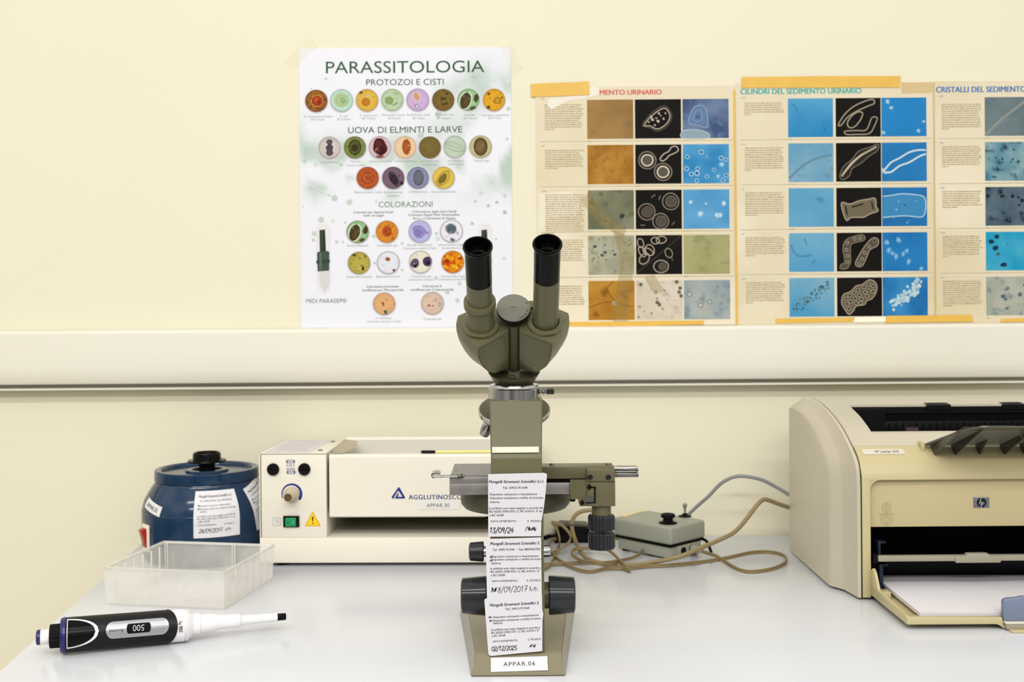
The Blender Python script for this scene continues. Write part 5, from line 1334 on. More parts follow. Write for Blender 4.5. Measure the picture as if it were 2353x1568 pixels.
def wall_panel(a, b, name):
    a, b = Vector(a), Vector(b); d = (b - a).normalized(); nrm = Vector((d.y, -d.x, 0))      # outward
    ring = []
    def P(p, z, o): return MT @ Vector((p.x + nrm.x * o, p.y + nrm.y * o, z))
    mb = MB()
    ao, bo = a - d * fl, b + d * fl
    V = [P(a, .0024, 0), P(b, .0024, 0), P(bo, TH, fl), P(ao, TH, fl), P(a, .0024, -th_), P(b, .0024, -th_), P(bo - d * th_, TH, fl - th_), P(ao + d * th_, TH, fl - th_)]
    mb.add(V, [(0, 1, 2, 3), (5, 4, 7, 6), (3, 2, 6, 7), (0, 3, 7, 4), (1, 5, 6, 2)], M_clear)
    # rim lip
    mb.add([P(ao, TH, fl), P(bo, TH, fl), P(bo, TH + .0026, fl + .0010), P(ao, TH + .0026, fl + .0010), P(ao, TH, fl - th_ * 1.6), P(bo, TH, fl - th_ * 1.6), P(bo, TH + .0026, fl - th_ * 1.6), P(ao, TH + .0026, fl - th_ * 1.6)], [(0, 1, 2, 3), (5, 4, 7, 6), (3, 2, 6, 7), (0, 4, 5, 1), (0, 3, 7, 4), (1, 5, 6, 2)], M_clearedge)
    return mb.build(name, tray, flat=True), P, d
fw, _, _ = wall_panel((0, 0, 0), (TW, 0, 0), 'side_wall')
rw, _, _ = wall_panel((TW, 0, 0), (TW, TD, 0), 'side_wall')
bw, _, _ = wall_panel((TW, TD, 0), (0, TD, 0), 'side_wall')
lw, _, _ = wall_panel((0, TD, 0), (0, 0, 0), 'side_wall')
for side in (0, 1):
    mb = MB()
    for k in range(6):
        y = .018 + k * .0215
        x0, x1_ = (th_, th_ + .0022) if side == 0 else (TW - th_ - .0022, TW - th_)
        mb.box((x0, y, .0026), (x1_, y + .0014, TH - .001), M_clearedge, MT)
    mb.build('slot_ribs', lw if side == 0 else rw)
for x in (.0, .094):
    for q in (0, .0030):
        mb = MB(); mb.box((x + q + .002, TD - .0042, .0026), (x + q + .0030, TD - .0012, TH + .0006), M_clearedge, MT); mb.build('slot_rib', bw)

# ------------------------------------------------------------------ micropipette
M_pblack = mat('soft_black_grip', '#111114', rough=0.42, var=0.08, spec=0.25)
M_pwhite = mat('white_pipette_plastic', '#e3e2e4', rough=0.28, var=0.02)
M_pblue = mat('deep_blue_plastic', '#1d1e5c', rough=0.25, var=0.06)
M_psilver = mat('silver_window', '#9b9da2', rough=0.3, metal=0.5, var=0.05)
a_ = Vector((-.4622, 1.164, T + .0188)); b_ = Vector((-.2478, 1.2365, T + .0162))
dp = (b_ - a_).normalized(); L = (b_ - a_).length
side = dp.cross(Vector((0, 0, 1))).normalized()             # points to the room
MPp = Matrix((side, side.cross(dp) * -1, dp)).transposed().to_4x4(); MPp.translation = a_
yv = Vector((MPp[0][1], MPp[1][1], MPp[2][1]))
if yv.z < 0: MPp = Matrix((side, -yv, dp)).transposed().to_4x4(); MPp.translation = a_
pip = thing('micropipette', 'black and white micropipette lying at the front left of the desk', 'pipette', Vector((a_.x + .1, a_.y + .03, T)))
def plathe(name, prof, m, parent=pip, seg=48, sx=1.0, label=None, sharp=30, M=None, **k):
    mb = MB(); mb.lathe(prof, m, (M or MPp) @ Matrix.Diagonal((sx, 1, 1, 1)), seg=seg, **k); return mb.build(name, parent, label=label, sharp=sharp)
def zp(u):                                                  # distance along the axis for a picture column
    k = (u - 1176.5 - 750 * ROLL) / F
    return (k * a_.y - a_.x) / (dp.x - k * dp.y)
R1, R2 = .0178, .0168
grip = plathe('grip', [(.0150, zp(148)), (.0172, zp(150)), (R1, zp(156)), (R2 + .0004, zp(384)), (R2 + .0003, zp(386))], M_pblack)
plathe('shoulder', [(R2 + .0001, zp(384)), (R2 + .0001, zp(420)), (R2 + .0002, zp(423)), (R2 - .0008, zp(424)), (R2 - .0008, zp(425)), (R2 + .0002, zp(426)), (R2 - .001, zp(432)), (.0135, zp(437)), (.0112, zp(444)), (.0112, zp(459)), (.0096, zp(459.5))], M_pwhite, label='white shoulder')
plathe('nose_cone', [(.0095, zp(457)), (.0098, zp(460)), (.0096, zp(485)), (.0088, zp(494)), (.0080, zp(503)), (.0076, zp(505)), (.0072, zp(545)), (.0070, zp(550)), (.0052, zp(556)), (.0048, zp(590)), (.0046, zp(600)), (.0048, zp(606)), (.0047, zp(612)), (.0045, zp(613)), (.0045, zp(615)), (.0047, zp(616)), (.0044, zp(637))], M_pwhite, label='stepped white nose cone', sharp=14)
plathe('tip_seal', [(.0038, zp(634)), (.0038, zp(655)), (.0034, zp(657)), (.0016, zp(656.5))], M_black)
col_ = plathe('collar', [(.0135, zp(141)), (.0165, zp(139)), (.0176, zp(142)), (.0182, zp(147)), (.0182, zp(151)), (.0174, zp(153))], M_pblue, label='deep blue collar')
plathe('thumb_wheel', [(.0088, zp(113)), (.0118, zp(114.5)), (.0120, zp(117)), (.0122, zp(150))], M_matteblack, flute=16, depth=.0006, sharp=18)
plathe('plunger', [(.0072, zp(91)), (.0074, zp(92)), (.0074, zp(116))], M_pwhite, label='white plunger')
plathe('plunger_cap', [(.0060, zp(83)), (.0070, zp(84)), (.0077, zp(86)), (.0077, zp(92.5)), (.0074, zp(93))], M_pblue, label='blue plunger cap')
# print on the grip surface: t = along the axis (in picture columns), y = girth angle position in metres, positive up
camdir = (Vector((0, 0, EYE)) - a_); 
cd = Vector((camdir.dot(Vector((MPp[0][0], MPp[1][0], MPp[2][0]))), camdir.dot(Vector((MPp[0][1], MPp[1][1], MPp[2][1])))))
ang0 = math.atan2(cd.y, cd.x)
def SPip(x, y, k):
    z = zp(x); r = lerp_list([zp(150), zp(384)], [R1, R2 + .0004], z) + .0005 + k
    a = ang0 + y / r * 1.0
    return MPp @ Vector((r * math.cos(a), r * math.sin(a), z))
sgn = 1 if (SPip(250, .004, 0).z > SPip(250, 0, 0).z) else -1
SPu = lambda x, y, k: SPip(x, sgn * y, k)
def ppatch(mb, pts, m, col=None, lift=0.0, n=6):
    """pts: lower and upper outlines as lists of (x, ylow, yhigh)"""
    V, fs = [], []
    for x, y0, y1 in pts:
        for j in range(n + 1): V.append(SPu(x, y0 + (y1 - y0) * j / n, lift))
    w = n + 1
    for i in range(len(pts) - 1):
        for j in range(n): fs.append((i * w + j, i * w + j + 1, (i + 1) * w + j + 1, (i + 1) * w + j))
    mb.add(V, fs, m, col)
PY = .000456
mb = MB()
def stad(x0, x1, hgt, yc=0.0, n=8, rx=None):
    rx = rx or hgt / PY * .85; out_ = []
    for k in range(n + 1):
        a = PI / 2 * k / n; out_.append((x0 + rx * (1 - math.cos(a)), yc - hgt * math.sin(a), yc + hgt * math.sin(a)))
    for k in range(n, -1, -1):
        a = PI / 2 * k / n; out_.append((x1 - rx * (1 - math.cos(a)), yc - hgt * math.sin(a), yc + hgt * math.sin(a)))
    return out_
ppatch(mb, stad(244, 387, .0088, .0010), M_psilver, lift=.0005)
win = mb.build('volume_window', grip, sharp=60, label='silver window plate')
mb = MB(); ppatch(mb, stad(291, 346, .0050, .0010, rx=5), M_ink, lin('#0c0c0d'), lift=.0008)
SPt = lambda x, y, k: SPu(318 - x / PY, .0010 - y, k)         # the figures stand upside down to the camera
mb.text(SPt, '500', 0, 0, M_ink, lin('#c9ccd2'), h=.0062, w=.0118, lift=.0011)
mb.text(lambda x, y, k: SPu(268 - x / PY, -.0002 - y, k), 'Accumax', 0, 0, M_ink, lin('#2e2e33'), h=.0034, w=.0165, shear=.4, lift=.0008)
mb.build('volume_display', win, flat=True, normals=False, label='dark display reading 500 upside down')
mb = MB()                                       # printed capacity on the shoulder, read from the side
Ssh = lambda x, y, k: SPu(414 + y / PY, -.0016 + x, k)
mb.text(Ssh, '500 µl', 0, 0, M_ink, INK, h=.0040, w=.0110, weight=.02, lift=.0003)
mb.build('capacity_print', [o for o in pip.children if o.name.startswith('shoulder')][0], flat=True, normals=False)
mb = MB()                                       # rounded tongue of the grip reaching over the shoulder
ppatch(mb, [(383 + 24 * math.sin(PI / 2 * k / 16), -(R2 + .0006) * (PI / 2 - PI / 2 * k / 16), (R2 + .0006) * (PI / 2 - PI / 2 * k / 16)) for k in range(17)], M_pblack, lift=.0, n=14)
mb.build('grip_tongue', grip, sharp=60)
# finger hook recess: black glossy shield outlined in white
mb = MB()
def shield(x, s):
    t = (x - 155) / (228 - 155); return s * math.sqrt(max(0, 1 - max(0, t) ** 1.7))
XS = [155 + k * 3.65 for k in range(21)]
ppatch(mb, [(x, .0015 - shield(x, .0168), .0015 + shield(x, .0168)) for x in XS], M_pwhite, lift=.0004, n=10)
mb.build('hook_outline', grip, sharp=60, label='white curved outline')
mb = MB()
XS2 = [157 + k * 3.15 for k in range(21)]
def sh2(x): t = (x - 157) / (220 - 157); return .0148 * math.sqrt(max(0, 1 - max(0, t) ** 1.7))
ppatch(mb, [(x, .0015 - sh2(x), .0015 + sh2(x)) for x in XS2], M_black, lift=.0010, n=10)
mb.build('finger_hook', grip, sharp=60, label='glossy black finger hook')

# ------------------------------------------------------------------ laser printer
M_pgrey = mat('printer_grey_plastic', '#bdb5a2', rough=0.42, var=0.025, scale=10, bump=0.03, bscale=1200)
M_pyel = mat('printer_yellowed_plastic', '#bbaf86', rough=0.4, var=0.03, scale=8, bump=0.03, bscale=1200)
M_pdark = mat('printer_dark_cavity', '#050505', rough=0.5, var=0.15, scale=30, spec=0.1)
M_pdk2 = mat('printer_charcoal_plastic', '#0c0c0e', rough=0.45, var=0.1, scale=30, spec=0.15)
M_pboard = mat('blue_black_plastic', '#1b1c24', rough=0.4, var=0.08, spec=0.25)
M_pguide = mat('blue_grey_plastic', '#6f7990', rough=0.35, var=0.04)
M_pguidedk = mat('deep_blue_grey_plastic', '#1d2839', rough=0.35, var=0.06, spec=0.3)
M_shelf = mat('taupe_grey_plastic', '#96917f', rough=0.45, var=0.04)
M_smoke = mat('smoked_translucent_plastic', '#55574f', rough=0.22, var=0.1, alpha=0.78)
M_smokedk = mat('smoked_plastic_rib', '#33352f', rough=0.25, var=0.1, alpha=0.93)
M_paperwhite = mat('white_tray_strip', '#d6d2c8', rough=0.4)
printer = thing('laser_printer', 'yellowed beige laser printer with an open paper tray at the right end of the desk', 'printer', (0.59, 1.47, T))
P0 = [(1.343, T + .003), (1.343, .880), (1.345, .901), (1.353, .915), (1.376, .929), (1.41, .945), (1.45, .9575), (1.497, .967), (1.54, .9715), (1.585, .972), (1.600, .968), (1.602, T + .003)]
YZX = Matrix(((0, 0, 1, 0), (1, 0, 0, 0), (0, 1, 0, 0), (0, 0, 0, 1)))
def scaled(sy, sz, P=P0): return [(1.602 - (1.602 - y) * sy, (T + .003) + (z - T - .003) * sz) for y, z in P]
def side_panel(xs):
    mb = MB()
    rings = []
    dense = [catmull([(y, z, 0) for y, z in P0[1:-1]], 4)]
    PD = [P0[0]] + [(p.x, p.y) for p in dense[0]] + [P0[-1]]
    for x, sy, sz in xs: rings.append([Vector((x, y, z)) for y, z in scaled(sy, sz, PD)])
    mb.loft(rings, M_pgrey)
    return mb.build('side_panel', printer, sharp=40)
side_panel([(.4125, .995, .995), (.4115, 1, 1), (.4085, .99, .998), (.4030, .855, .970), (.4005, .835, .963), (.3925, .785, .935), (.3905, .765, .925)])
side_panel([(.7675, .995, .995), (.7685, 1, 1), (.7715, .99, .998), (.777, .855, .970), (.780, .835, .963), (.788, .785, .935), (.790, .765, .925)])
def ztop(y): return lerp_list([p[0] for p in P0[3:11]], [p[1] for p in P0[3:11]], y)
def strip(mb, ys, x0, x1, m, th=.004, f=ztop):
    pts = [(y, f(y)) for y in ys]
    mb.prism([(y, z) for y, z in pts] + [(y, z - th) for y, z in pts[::-1]], x0, x1, m, YZX)
def rng(a, b, n): return [a + (b - a) * k / n for k in range(n + 1)]
mb = MB()
strip(mb, rng(1.3765, 1.600, 16), .4135, .4450, M_pgrey); strip(mb, rng(1.3765, 1.600, 16), .735, .7665, M_pgrey)
strip(mb, rng(1.3765, 1.402, 4), .4450, .735, M_pgrey); strip(mb, rng(1.500, 1.600, 10), .4450, .735, M_pgrey)
mb.prism([(1.402, ztop(1.402)), (1.4115, ztop(1.402) + .0012), (1.4135, ztop(1.402) - .002), (1.402, ztop(1.402) - .006)], .4450, .735, M_pgrey, YZX)
mb.prism([(1.5995, ztop(1.6) - .002), (1.602, .960), (1.602, T + .003), (1.598, T + .003)], .4135, .7665, M_pgrey, YZX)
mb.build('top_cover', printer, sharp=25)
mb = MB()
mb.box((.4452, 1.499, .915), (.7348, 1.503, .9645), M_pdark)
mb.box((.4452, 1.412, .915), (.7348, 1.500, .918), M_pdark)
mb.box((.4452, 1.414, .918), (.4462, 1.499, .9400), M_pdk2); mb.box((.7338, 1.414, .918), (.7348, 1.499, .9400), M_pdk2)
mb.prism([(1.412, .941), (1.499, .9635), (1.499, .918), (1.412, .918)], .4451, .4457, M_pdk2, YZX)
cav = mb.build('output_slot', printer, label='black paper output opening')
mb = MB()
mb.box((.4475, 1.490, .925), (.4900, 1.4985, .9628), M_pdk2)
mb.box((.490, 1.4925, .925), (.7330, 1.4985, .9460), M_pdk2, bev=.0008)
for k in range(26): mb.box((.4955 + k * .009, 1.4905, .925), (.4970 + k * .009, 1.4928, .9440), M_pdk2)
mb.box((.490, 1.4965, .9560), (.7330, 1.4990, .9640), M_pdk2)
mb.build('inner_ribs', cav)
M_roller = mat('dark_roller_rubber', '#2a1416', rough=0.6, var=0.2)
for x in (.515, .590, .665):
    mb = MB(); mb.lathe([(.0045, 0), (.0052, .001), (.0052, .016), (.0045, .017)], M_roller, axis((x, 1.487, .934), (1, 0, 0), (0, 0, 1)), seg=24); mb.build('roller', cav)
for xa, xb in ((.5475, .5785), (.6480, .6760)):
    mb = MB(); strip(mb, rng(1.494, 1.5085, 3), xa, xb, M_pdk2, th=.006, f=lambda y: ztop(y) + .0006)
    for k in range(5):
        q = xa + (xb - xa) * (.2 + .15 * k); mb.prism([(1.495, ztop(1.495) + .0004), (1.500, ztop(1.5) + .0012), (1.507, ztop(1.507) + .0012), (1.507, ztop(1.5))], q, q + .0012, M_pdk2, YZX)
    mb.build('finger_tab', cav)
# yellowed front cover
PF = [(p.x, p.y) for p in catmull([(1.3755, .9285, 0), (1.362, .9215, 0), (1.353, .9130, 0), (1.3465, .9020, 0), (1.3445, .8960, 0), (1.3440, .8928, 0)], 4)]
mb = MB()
mb.prism(PF + [(y + .006, z - .001) for y, z in PF[::-1]], .4140, .7660, M_pyel, YZX)
mb.box((.4140, 1.3440, T + .003), (.4240, 1.360, .8928), M_pyel, bev=.0006); mb.box((.7450, 1.3440, T + .003), (.7660, 1.360, .8928), M_pyel, bev=.0006)
fc = mb.build('front_cover', printer, sharp=25)
mb = MB(); mb.prism(scaled(.990, .985), .4122, .4142, M_matteblack, YZX); mb.box((.4139, 1.3757, .9180), (.7660, 1.3764, .9283), M_matteblack); mb.build('seam', printer)
# recessed door panel with rounded upper corners
mb = MB(); c_r = .012; pts = [(.4245, .8355), (.7445, .8355)]
for k in range(7):
    a = PI / 2 * k / 6; pts.append((.7445 - c_r + c_r * math.cos(a), .8928 - c_r + c_r * math.sin(a)))
for k in range(7):
    a = PI / 2 * k / 6; pts.append((.4245 + c_r - c_r * math.sin(a), .8928 - c_r + c_r * math.cos(a)))
XZ = Matrix(((1, 0, 0, 0), (0, 0, -1, 0), (0, 1, 0, 0), (0, 0, 0, 1)))
mb.prism(pts, -1.3572, -1.3515, M_pyel, XZ, bev=.0005)
for sgn_, xx in ((1, .4240), (-1, .7450)):
    cor = [(xx, .8928)] + [(xx + sgn_ * (c_r - c_r * math.sin(PI / 2 * k / 6)), .8928 - c_r + c_r * math.cos(PI / 2 * k / 6)) for k in range(7)]
    mb.prism(cor, -1.356, -1.3442, M_pyel, XZ)
Sd = lambda x, y, k: Vector((x, 1.3515 - k, y))
emb = lin('#b3a679')
px_, pz_ = at(2037, 1180, 1.3515).x, at(2037, 1180, 1.3515).z
for dz, r in ((.0065, .0055), (-.0075, .0070)):
    mb.ring(Sd, px_, pz_ + dz, r, r, .0010, M_ink, emb, lift=.0002); mb.ring(Sd, px_, pz_ + dz, r * .5, r * .6, .0009, M_ink, emb, lift=.0002)
mb.ribbon(Sd, [(px_, pz_ + .014), (px_, pz_ - .016)], .0008, M_ink, emb, .0002); mb.ribbon(Sd, [(px_ - .010, pz_ - .001), (px_ + .010, pz_ - .001)], .0008, M_ink, emb, .0002)
door = mb.build('front_door', printer, normals=False)
# maker's badge
lo, hi = at(2236.5, 1167, 1.3515), at(2272.5, 1143.5, 1.3515)
mb = MB(); mb.box((lo.x, 1.3505, lo.z), (hi.x, 1.3518, hi.z), mat('badge_metal', '#6e7078', rough=0.35, metal=0.3, var=0.05), bev=.0003)
Sb = lambda x, y, k: Vector((x, 1.3505 - k, y)); bx, bz = (lo.x + hi.x) / 2, (lo.z + hi.z) / 2
mb.disc(Sb, bx, bz, .0058, M_ink, lin('#202228'), lift=.0002, n=32)
mb.text(Sb, 'hp', bx, bz, M_ink, lin('#a8abb4'), h=.0046, shear=.28, space=.95, lift=.0004)
mb.ribbon(Sb, [(bx - .0002, bz + .0064), (bx - .0024, bz - .0012)], .0011, M_ink, lin('#a8abb4'), .00045); mb.ribbon(Sb, [(bx - .0014, bz - .0064), (bx + .0012, bz + .001)], .0011, M_ink, lin('#a8abb4'), .00045)
mb.build('badge', door, label='small square silver and black badge', normals=False)
# model label on the upper fascia
def Sfa(x, y, k):
    s_ = .0115 - y; q = 0.0                           # y runs up the curve, from the middle of the label
    for (y0, z0), (y1, z1) in zip(PF, PF[1:]):
        L_ = math.hypot(y1 - y0, z1 - z0)
        if q + L_ >= s_ or (y1, z1) == PF[-1]:
            t_ = (s_ - q) / L_; ny, nz = (z1 - z0) / L_, -(y1 - y0) / L_
            return Vector((x, y0 + (y1 - y0) * t_ + ny * (k + .0003), z0 + (z1 - z0) * t_ + nz * (k + .0003)))
        q += L_
xl, xr = at(1986, 1038, 1.357).x, at(2083, 1038, 1.357).x
mb = MB(); mb.sheet(Sfa, xl, -.0052, xr, .0052, M_ink, nx=2, ny=8, lift=.0002, col=lin('#ddd6c6'))
mb.text(Sfa, 'HP LaserJet 1018', (xl + xr) / 2 + .004, -.0002, M_ink, lin('#77746c'), h=.0046, w=(xr - xl) * .56, weight=.01, lift=.0005)
mb.build('name_label', fc, flat=True, normals=False, label='pale name label')
# smoked output support
HX0, HX1 = .4985, .735
flap = MB()
hp, tp = Vector((0, 1.3745, .9300)), Vector((0, 1.2700, .9640))
vv = (tp - hp)
def fpnt(x, s, off=0.0):
    q = hp + vv * s; n = Vector((0, vv.z, -vv.y)).normalized()
    if n.z < 0: n = -n
    return Vector((x, q.y, q.z)) + n * off
ro = [(HX0, 0), (HX0 + .001, .1)] + [(HX0 + .0005 + .004 * k, .1 + .22 * k) for k in range(1, 4)] + [(HX0 + .021, .93), (HX0 + .027, .99), (HX0 + .034, 1.0), (HX0 + .062, .985), (HX0 + .070, .97), (HX0 + .150, .975), (HX1 - .030, 1.0), (HX1 - .012, .92), (HX1, .0)]
A = [fpnt(x, s, .0008) for x, s in ro]; B = [fpnt(x, s, -.0008) for x, s in ro]; n = len(ro)
flap.add(A + B, [tuple(range(n)), tuple(range(n, 2 * n))[::-1]] + [(i, n + i, n + (i + 1) % n, (i + 1) % n) for i in range(n)], M_smoke)
fo = flap.build('output_support', printer, flat=True, label='smoked grey fold-out paper support')
for u in (2143.6, 2191, 2247, 2303, 2349, 2395, 2441):
    p = at(u, 1040, 1.3660); x = p.x
    mb = MB(); se = .94 if u < 2240 or u > 2260 else .35
    a, b, c, d = fpnt(x, .02, -.0008), fpnt(x, se, -.0008), fpnt(x, se * .9, -.0030), Vector((x, 1.3620, .9185))
    h_ = Vector((.0009, 0, 0))
    V = [q - h_ for q in (a, b, c, d)] + [q + h_ for q in (a, b, c, d)]
    mb.add(V, [(0, 1, 2, 3), (7, 6, 5, 4), (0, 4, 5, 1), (1, 5, 6, 2), (2, 6, 7, 3), (3, 7, 4, 0)], M_smokedk); mb.build('rib', fo, flat=True)
mb = MB(); mb.box((HX0 - .0055, 1.3660, .9240), (HX0 - .0010, 1.3800, .9345), M_pyel, bev=.001); mb.build('hinge_lug', fc)
mb = MB(); c_ = fpnt(.5920, .80, -.002); mb.tube(catmull([fpnt(.583, .9, -.002), fpnt(.583, .72, -.004), fpnt(.590, .64, -.005), fpnt(.606, .64, -.005), fpnt(.613, .72, -.004), fpnt(.613, .9, -.002)], 5), .0012, M_smokedk, seg=8); mb.build('latch', fo)
# front opening
mb = MB()
mb.box((.4240, 1.3600, T + .004), (.7450, 1.3602, T + .0045), M_pdark)
mb.box((.4235, 1.460, T + .004), (.7455, 1.464, .8360), M_pdark); mb.box((.4235, 1.354, .8352), (.7455, 1.464, .8365), M_pdark)
mb.box((.4225, 1.354, T + .004), (.4240, 1.464, .8360), M_pdark); mb.box((.7450, 1.354, T + .004), (.7465, 1.464, .8360), M_pdark)
mb.box((.4240, 1.346, T + .004), (.7450, 1.464, T + .006), M_pdark)
opn = mb.build('input_slot', printer, label='black paper input opening')
mb = MB(); mb.box((.4245, 1.350, .7955), (.7445, 1.400, .7965), M_pdark); mb.prism([(1.4015, .7663), (1.384, .7945), (1.388, .7950), (1.4055, .7663)], .4300, .7400, M_pboard, YZX); mb.build('deflector', opn, label='blue black sloping board')
mb = MB()
mb.box((.4310, 1.3380, .7970), (.7430, 1.3460, .8035), M_shelf, bev=.0007)
mb.prism([(.5225, .7952), (.5745, .7952), (.5755, .7975), (.5755, .8030), (.5625, .8030), (.5600, .8062), (.5360, .8062), (.5335, .8030), (.5215, .8030), (.5215, .7975)], -1.3440, -1.3365, M_shelf, XZ, bev=.0004)
shelf = mb.build('feed_shelf', printer, label='taupe single sheet feed shelf')
mb = MB(); mb.box((.4265, 1.340, .7945), (.4312, 1.352, .8050), M_pdk2, bev=.0005); mb.build('shelf_bracket', shelf)
for (u0, u1, v0, v1, yq) in ((2018.5, 2024, 1245, 1275, 1.358), (2021, 2029.5, 1297, 1356, 1.352)):
    a, b = at(u0, v1, yq), at(u1, v0, yq)
    mb = MB(); mb.box((a.x, yq, a.z), (b.x, yq + .014, b.z), M_pguidedk, bev=.0005); mb.box((b.x - .0002, yq + .0004, b.z - .0022), (b.x + .006, yq + .010, b.z - .0003), M_pguidedk); mb.build('inner_guide', opn, label='dark blue grey guide')
# paper tray
tr_ = MB()
Z0 = .7570
tr_.box((.4245, 1.2225, Z0 - .0008), (.7450, 1.3455, Z0 + .0010), M_pyel)
tr_.prism([(1.2225, Z0 - .001), (1.2222, .7640), (1.2260, .7648), (1.318, .7688), (1.331, .7860), (1.3375, .7895), (1.3440, .7860), (1.3465, .7700), (1.3465, Z0 - .001)], .4236, .4270, M_pyel, YZX, bev=.0006)
tr_.prism([(1.2225, Z0 - .001), (1.2222, .7640), (1.2260, .7648), (1.318, .7688), (1.331, .7860), (1.3375, .7895), (1.3440, .7860), (1.3465, .7700), (1.3465, Z0 - .001)], .7420, .7454, M_pyel, YZX, bev=.0006)
fr = [(.4242, Z0 - .001), (.5190, Z0 - .0012), (.5230, Z0 - .002), (.5265, Z0 - .0048), (.5290, Z0 - .0062), (.5330, Z0 - .0066), (.66, Z0 - .0066), (.66, Z0 - .0040), (.5325, Z0 - .0040), (.5290, Z0 - .003), (.5270, Z0 + .002), (.5265, .7632), (.4242, .7640)]
tr_.prism(fr, -1.2262, -1.2215, M_pyel, XZ, bev=.0005)
tray_o = tr_.build('paper_tray', printer, sharp=30)
for k in range(7):
    x = .4330 + k * .0195
    mb = MB(); mb.box((x, 1.2262, Z0 + .001), (x + .0008, 1.2420, .7615), M_pyel); mb.build('tray_rib', tray_o)
mb = MB(); mb.box((.4270, 1.318, Z0 + .001), (.4390, 1.334, .7660), M_pyel, bev=.0008); mb.box((.4270, 1.238, Z0 + .001), (.7420, 1.2395, .7612), M_pyel); mb.build('tray_rib', tray_o)
mb = MB(); mb.box((.5285, 1.2150, Z0 - .0050), (.6590, 1.2212, Z0 + .0010), M_shelf, bev=.0004); mb.box((.5275, 1.2143, Z0 + .0010), (.6590, 1.2225, Z0 + .0020), M_paperwhite, bev=.0003); mb.box((.5310, 1.2070, Z0 - .0068), (.6590, 1.2212, Z0 - .0050), M_pyel, bev=.0005); mb.build('tray_stop', tray_o)
mb = MB(); gx = at(2305, 1400, 1.2230).x
g = [(gx, .7590), (gx, .7790), (gx + .0010, .7815), (gx + .0045, .7832), (gx + .016, .7838), (gx + .020, .7852), (gx + .060, .7852), (gx + .064, .7836), (gx + .080, .7830), (gx + .0835, .7800), (gx + .0835, .7590)]
mb.prism(g, -1.2290, -1.2215, M_pguide, XZ, bev=.0012, seg=3)
mb.build('paper_guide', tray_o, label='blue grey sliding paper guide')
# sheets of paper in the tray
mb = MB(); MPaper = Matrix.Translation((.4415, 1.2335, .7618)) @ Matrix.Rotation(math.radians(-1.0), 4, 'Z')
mb.box((0, 0, 0), (.210, .166, .0042), M_paper, MPaper)
S = lambda x, y, k: MPaper @ Vector((x, 0 - k, y))
for z in (.0010, .0019, .0028): mb.ribbon(S, [(0, z), (.21, z)], .00022, M_ink, lin('#cfcbd8'), .00005)
tag(mb.build('paper_stack', loc=(.54, 1.30, .7618), flat=True, normals=False), 'stack of blank white sheets lying in the open printer tray', 'paper')

# ------------------------------------------------------------------ lamp transformer
M_tgrey = mat('transformer_grey_enamel', '#8f9184', rough=0.42, var=0.05, scale=18, bump=0.03, bscale=700)
M_ttop = mat('transformer_top_enamel', '#96978c', rough=0.45, var=0.07, scale=40)
FRp = Vector((.2145, 1.547, T)); e1 = Vector((-.071, .076, 0)).normalized(); e2 = Vector((.076, .071, 0)).normalized()
MTr = frame(FRp, e2, e1)                                    # x towards the back right, y towards the back left
W1, W2 = .078, .106
trf = thing('lamp_transformer', 'small grey transformer box with a black knob and toggle switch, behind the cable coil', 'transformer', FRp + e2 * .04 + e1 * .05)
mb = MB(); mb.box((.004, .004, .003), (W1 - .006, W2 - .006, .0195), M_tgrey, MTr, bev=.0015); lower = mb.build('lower_case', trf)
mb = MB(); mb.box((.002, .002, .0185), (W1 - .002, W2 - .002, .0225), M_black, MTr, bev=.0006); mb.build('gasket', trf, label='black gap strip')
mb = MB(); mb.box((0, 0, .0220), (W1, W2, .0470), M_tgrey, MTr, bev=.0042, seg=4); cov = mb.build('cover', trf)
for x, y in ((.012, .012), (W1 - .012, .012), (.012, W2 - .014), (W1 - .012, W2 - .014)):
    mb = MB(); mb.lathe([(.005, .0002), (.006, .0035)], M_black, MTr @ Matrix.Translation((x, y, 0)), seg=20); mb.build('foot', trf)
def trp(u, v):                                               # pixel on the top plane -> local
    z = T + .0470; du, dv = u - 1176.5, v - HOR
    dv0 = dv * math.cos(ROLL) + du * math.sin(ROLL)
    p = at(u, v, F * (EYE - z) / dv0); return MTr.inverted() @ p
q = trp(1535, 1203)
mb = MB(); mb.lathe([(.0130, 0), (.0125, .0012), (.0070, .0030), (.0068, .0075), (.0098, .0085), (.0100, .0120), (.0088, .0132), (.0060, .0130), (.0055, .0120), (0, .0120)], M_matteblack, MTr @ Matrix.Translation((q.x, q.y, .0470)), seg=40); mb.build('dial_knob', trf, label='black knob on a round skirt')
q = trp(1574, 1187.5)
mb = MB(); Aq = MTr @ Matrix.Translation((q.x, q.y, .0470))
mb.lathe([(.0095, 0), (.0090, .0012), (.0040, .0018), (.0036, .0045), (0, .0048)], M_matteblack, Aq, seg=32); tg = mb.build('toggle_switch', trf)
mb = MB(); mb.lathe([(.0016, .0040), (.0018, .0120), (.0030, .0135), (.0035, .0158), (.0030, .0182), (.0015, .0195), (0, .0196)], M_chrome, Aq, seg=24); mb.build('toggle_lever', tg, label='bright toggle lever')
a, b = trp(1431, 1187.5), trp(1478, 1172.5)
d = Vector((b.x - a.x, b.y - a.y, 0)); 
mb = MB(); Ml = MTr @ frame((a.x, a.y, .0471), d, (-d.y, d.x, 0)); mb.box((0, -.0045, 0), (d.length, .0045, .0003), mat('yellowed_label_strip', '#d9c79a', rough=0.6), Ml); mb.build('label_strip', cov)
mb = MB(); mb.box((.016, .0008, .004), (W1 - .010, .006, .0185), M_tgrey, MTr, bev=.001)
for x in (.028, .046): mb.lathe([(.0050, 0), (.0050, .0014), (.0042, .0018), (0, .0018)], M_matteblack, axis(MTr @ Vector((x, .0009, .0110)), -e1), seg=24)
mb.build('socket_panel', lower)

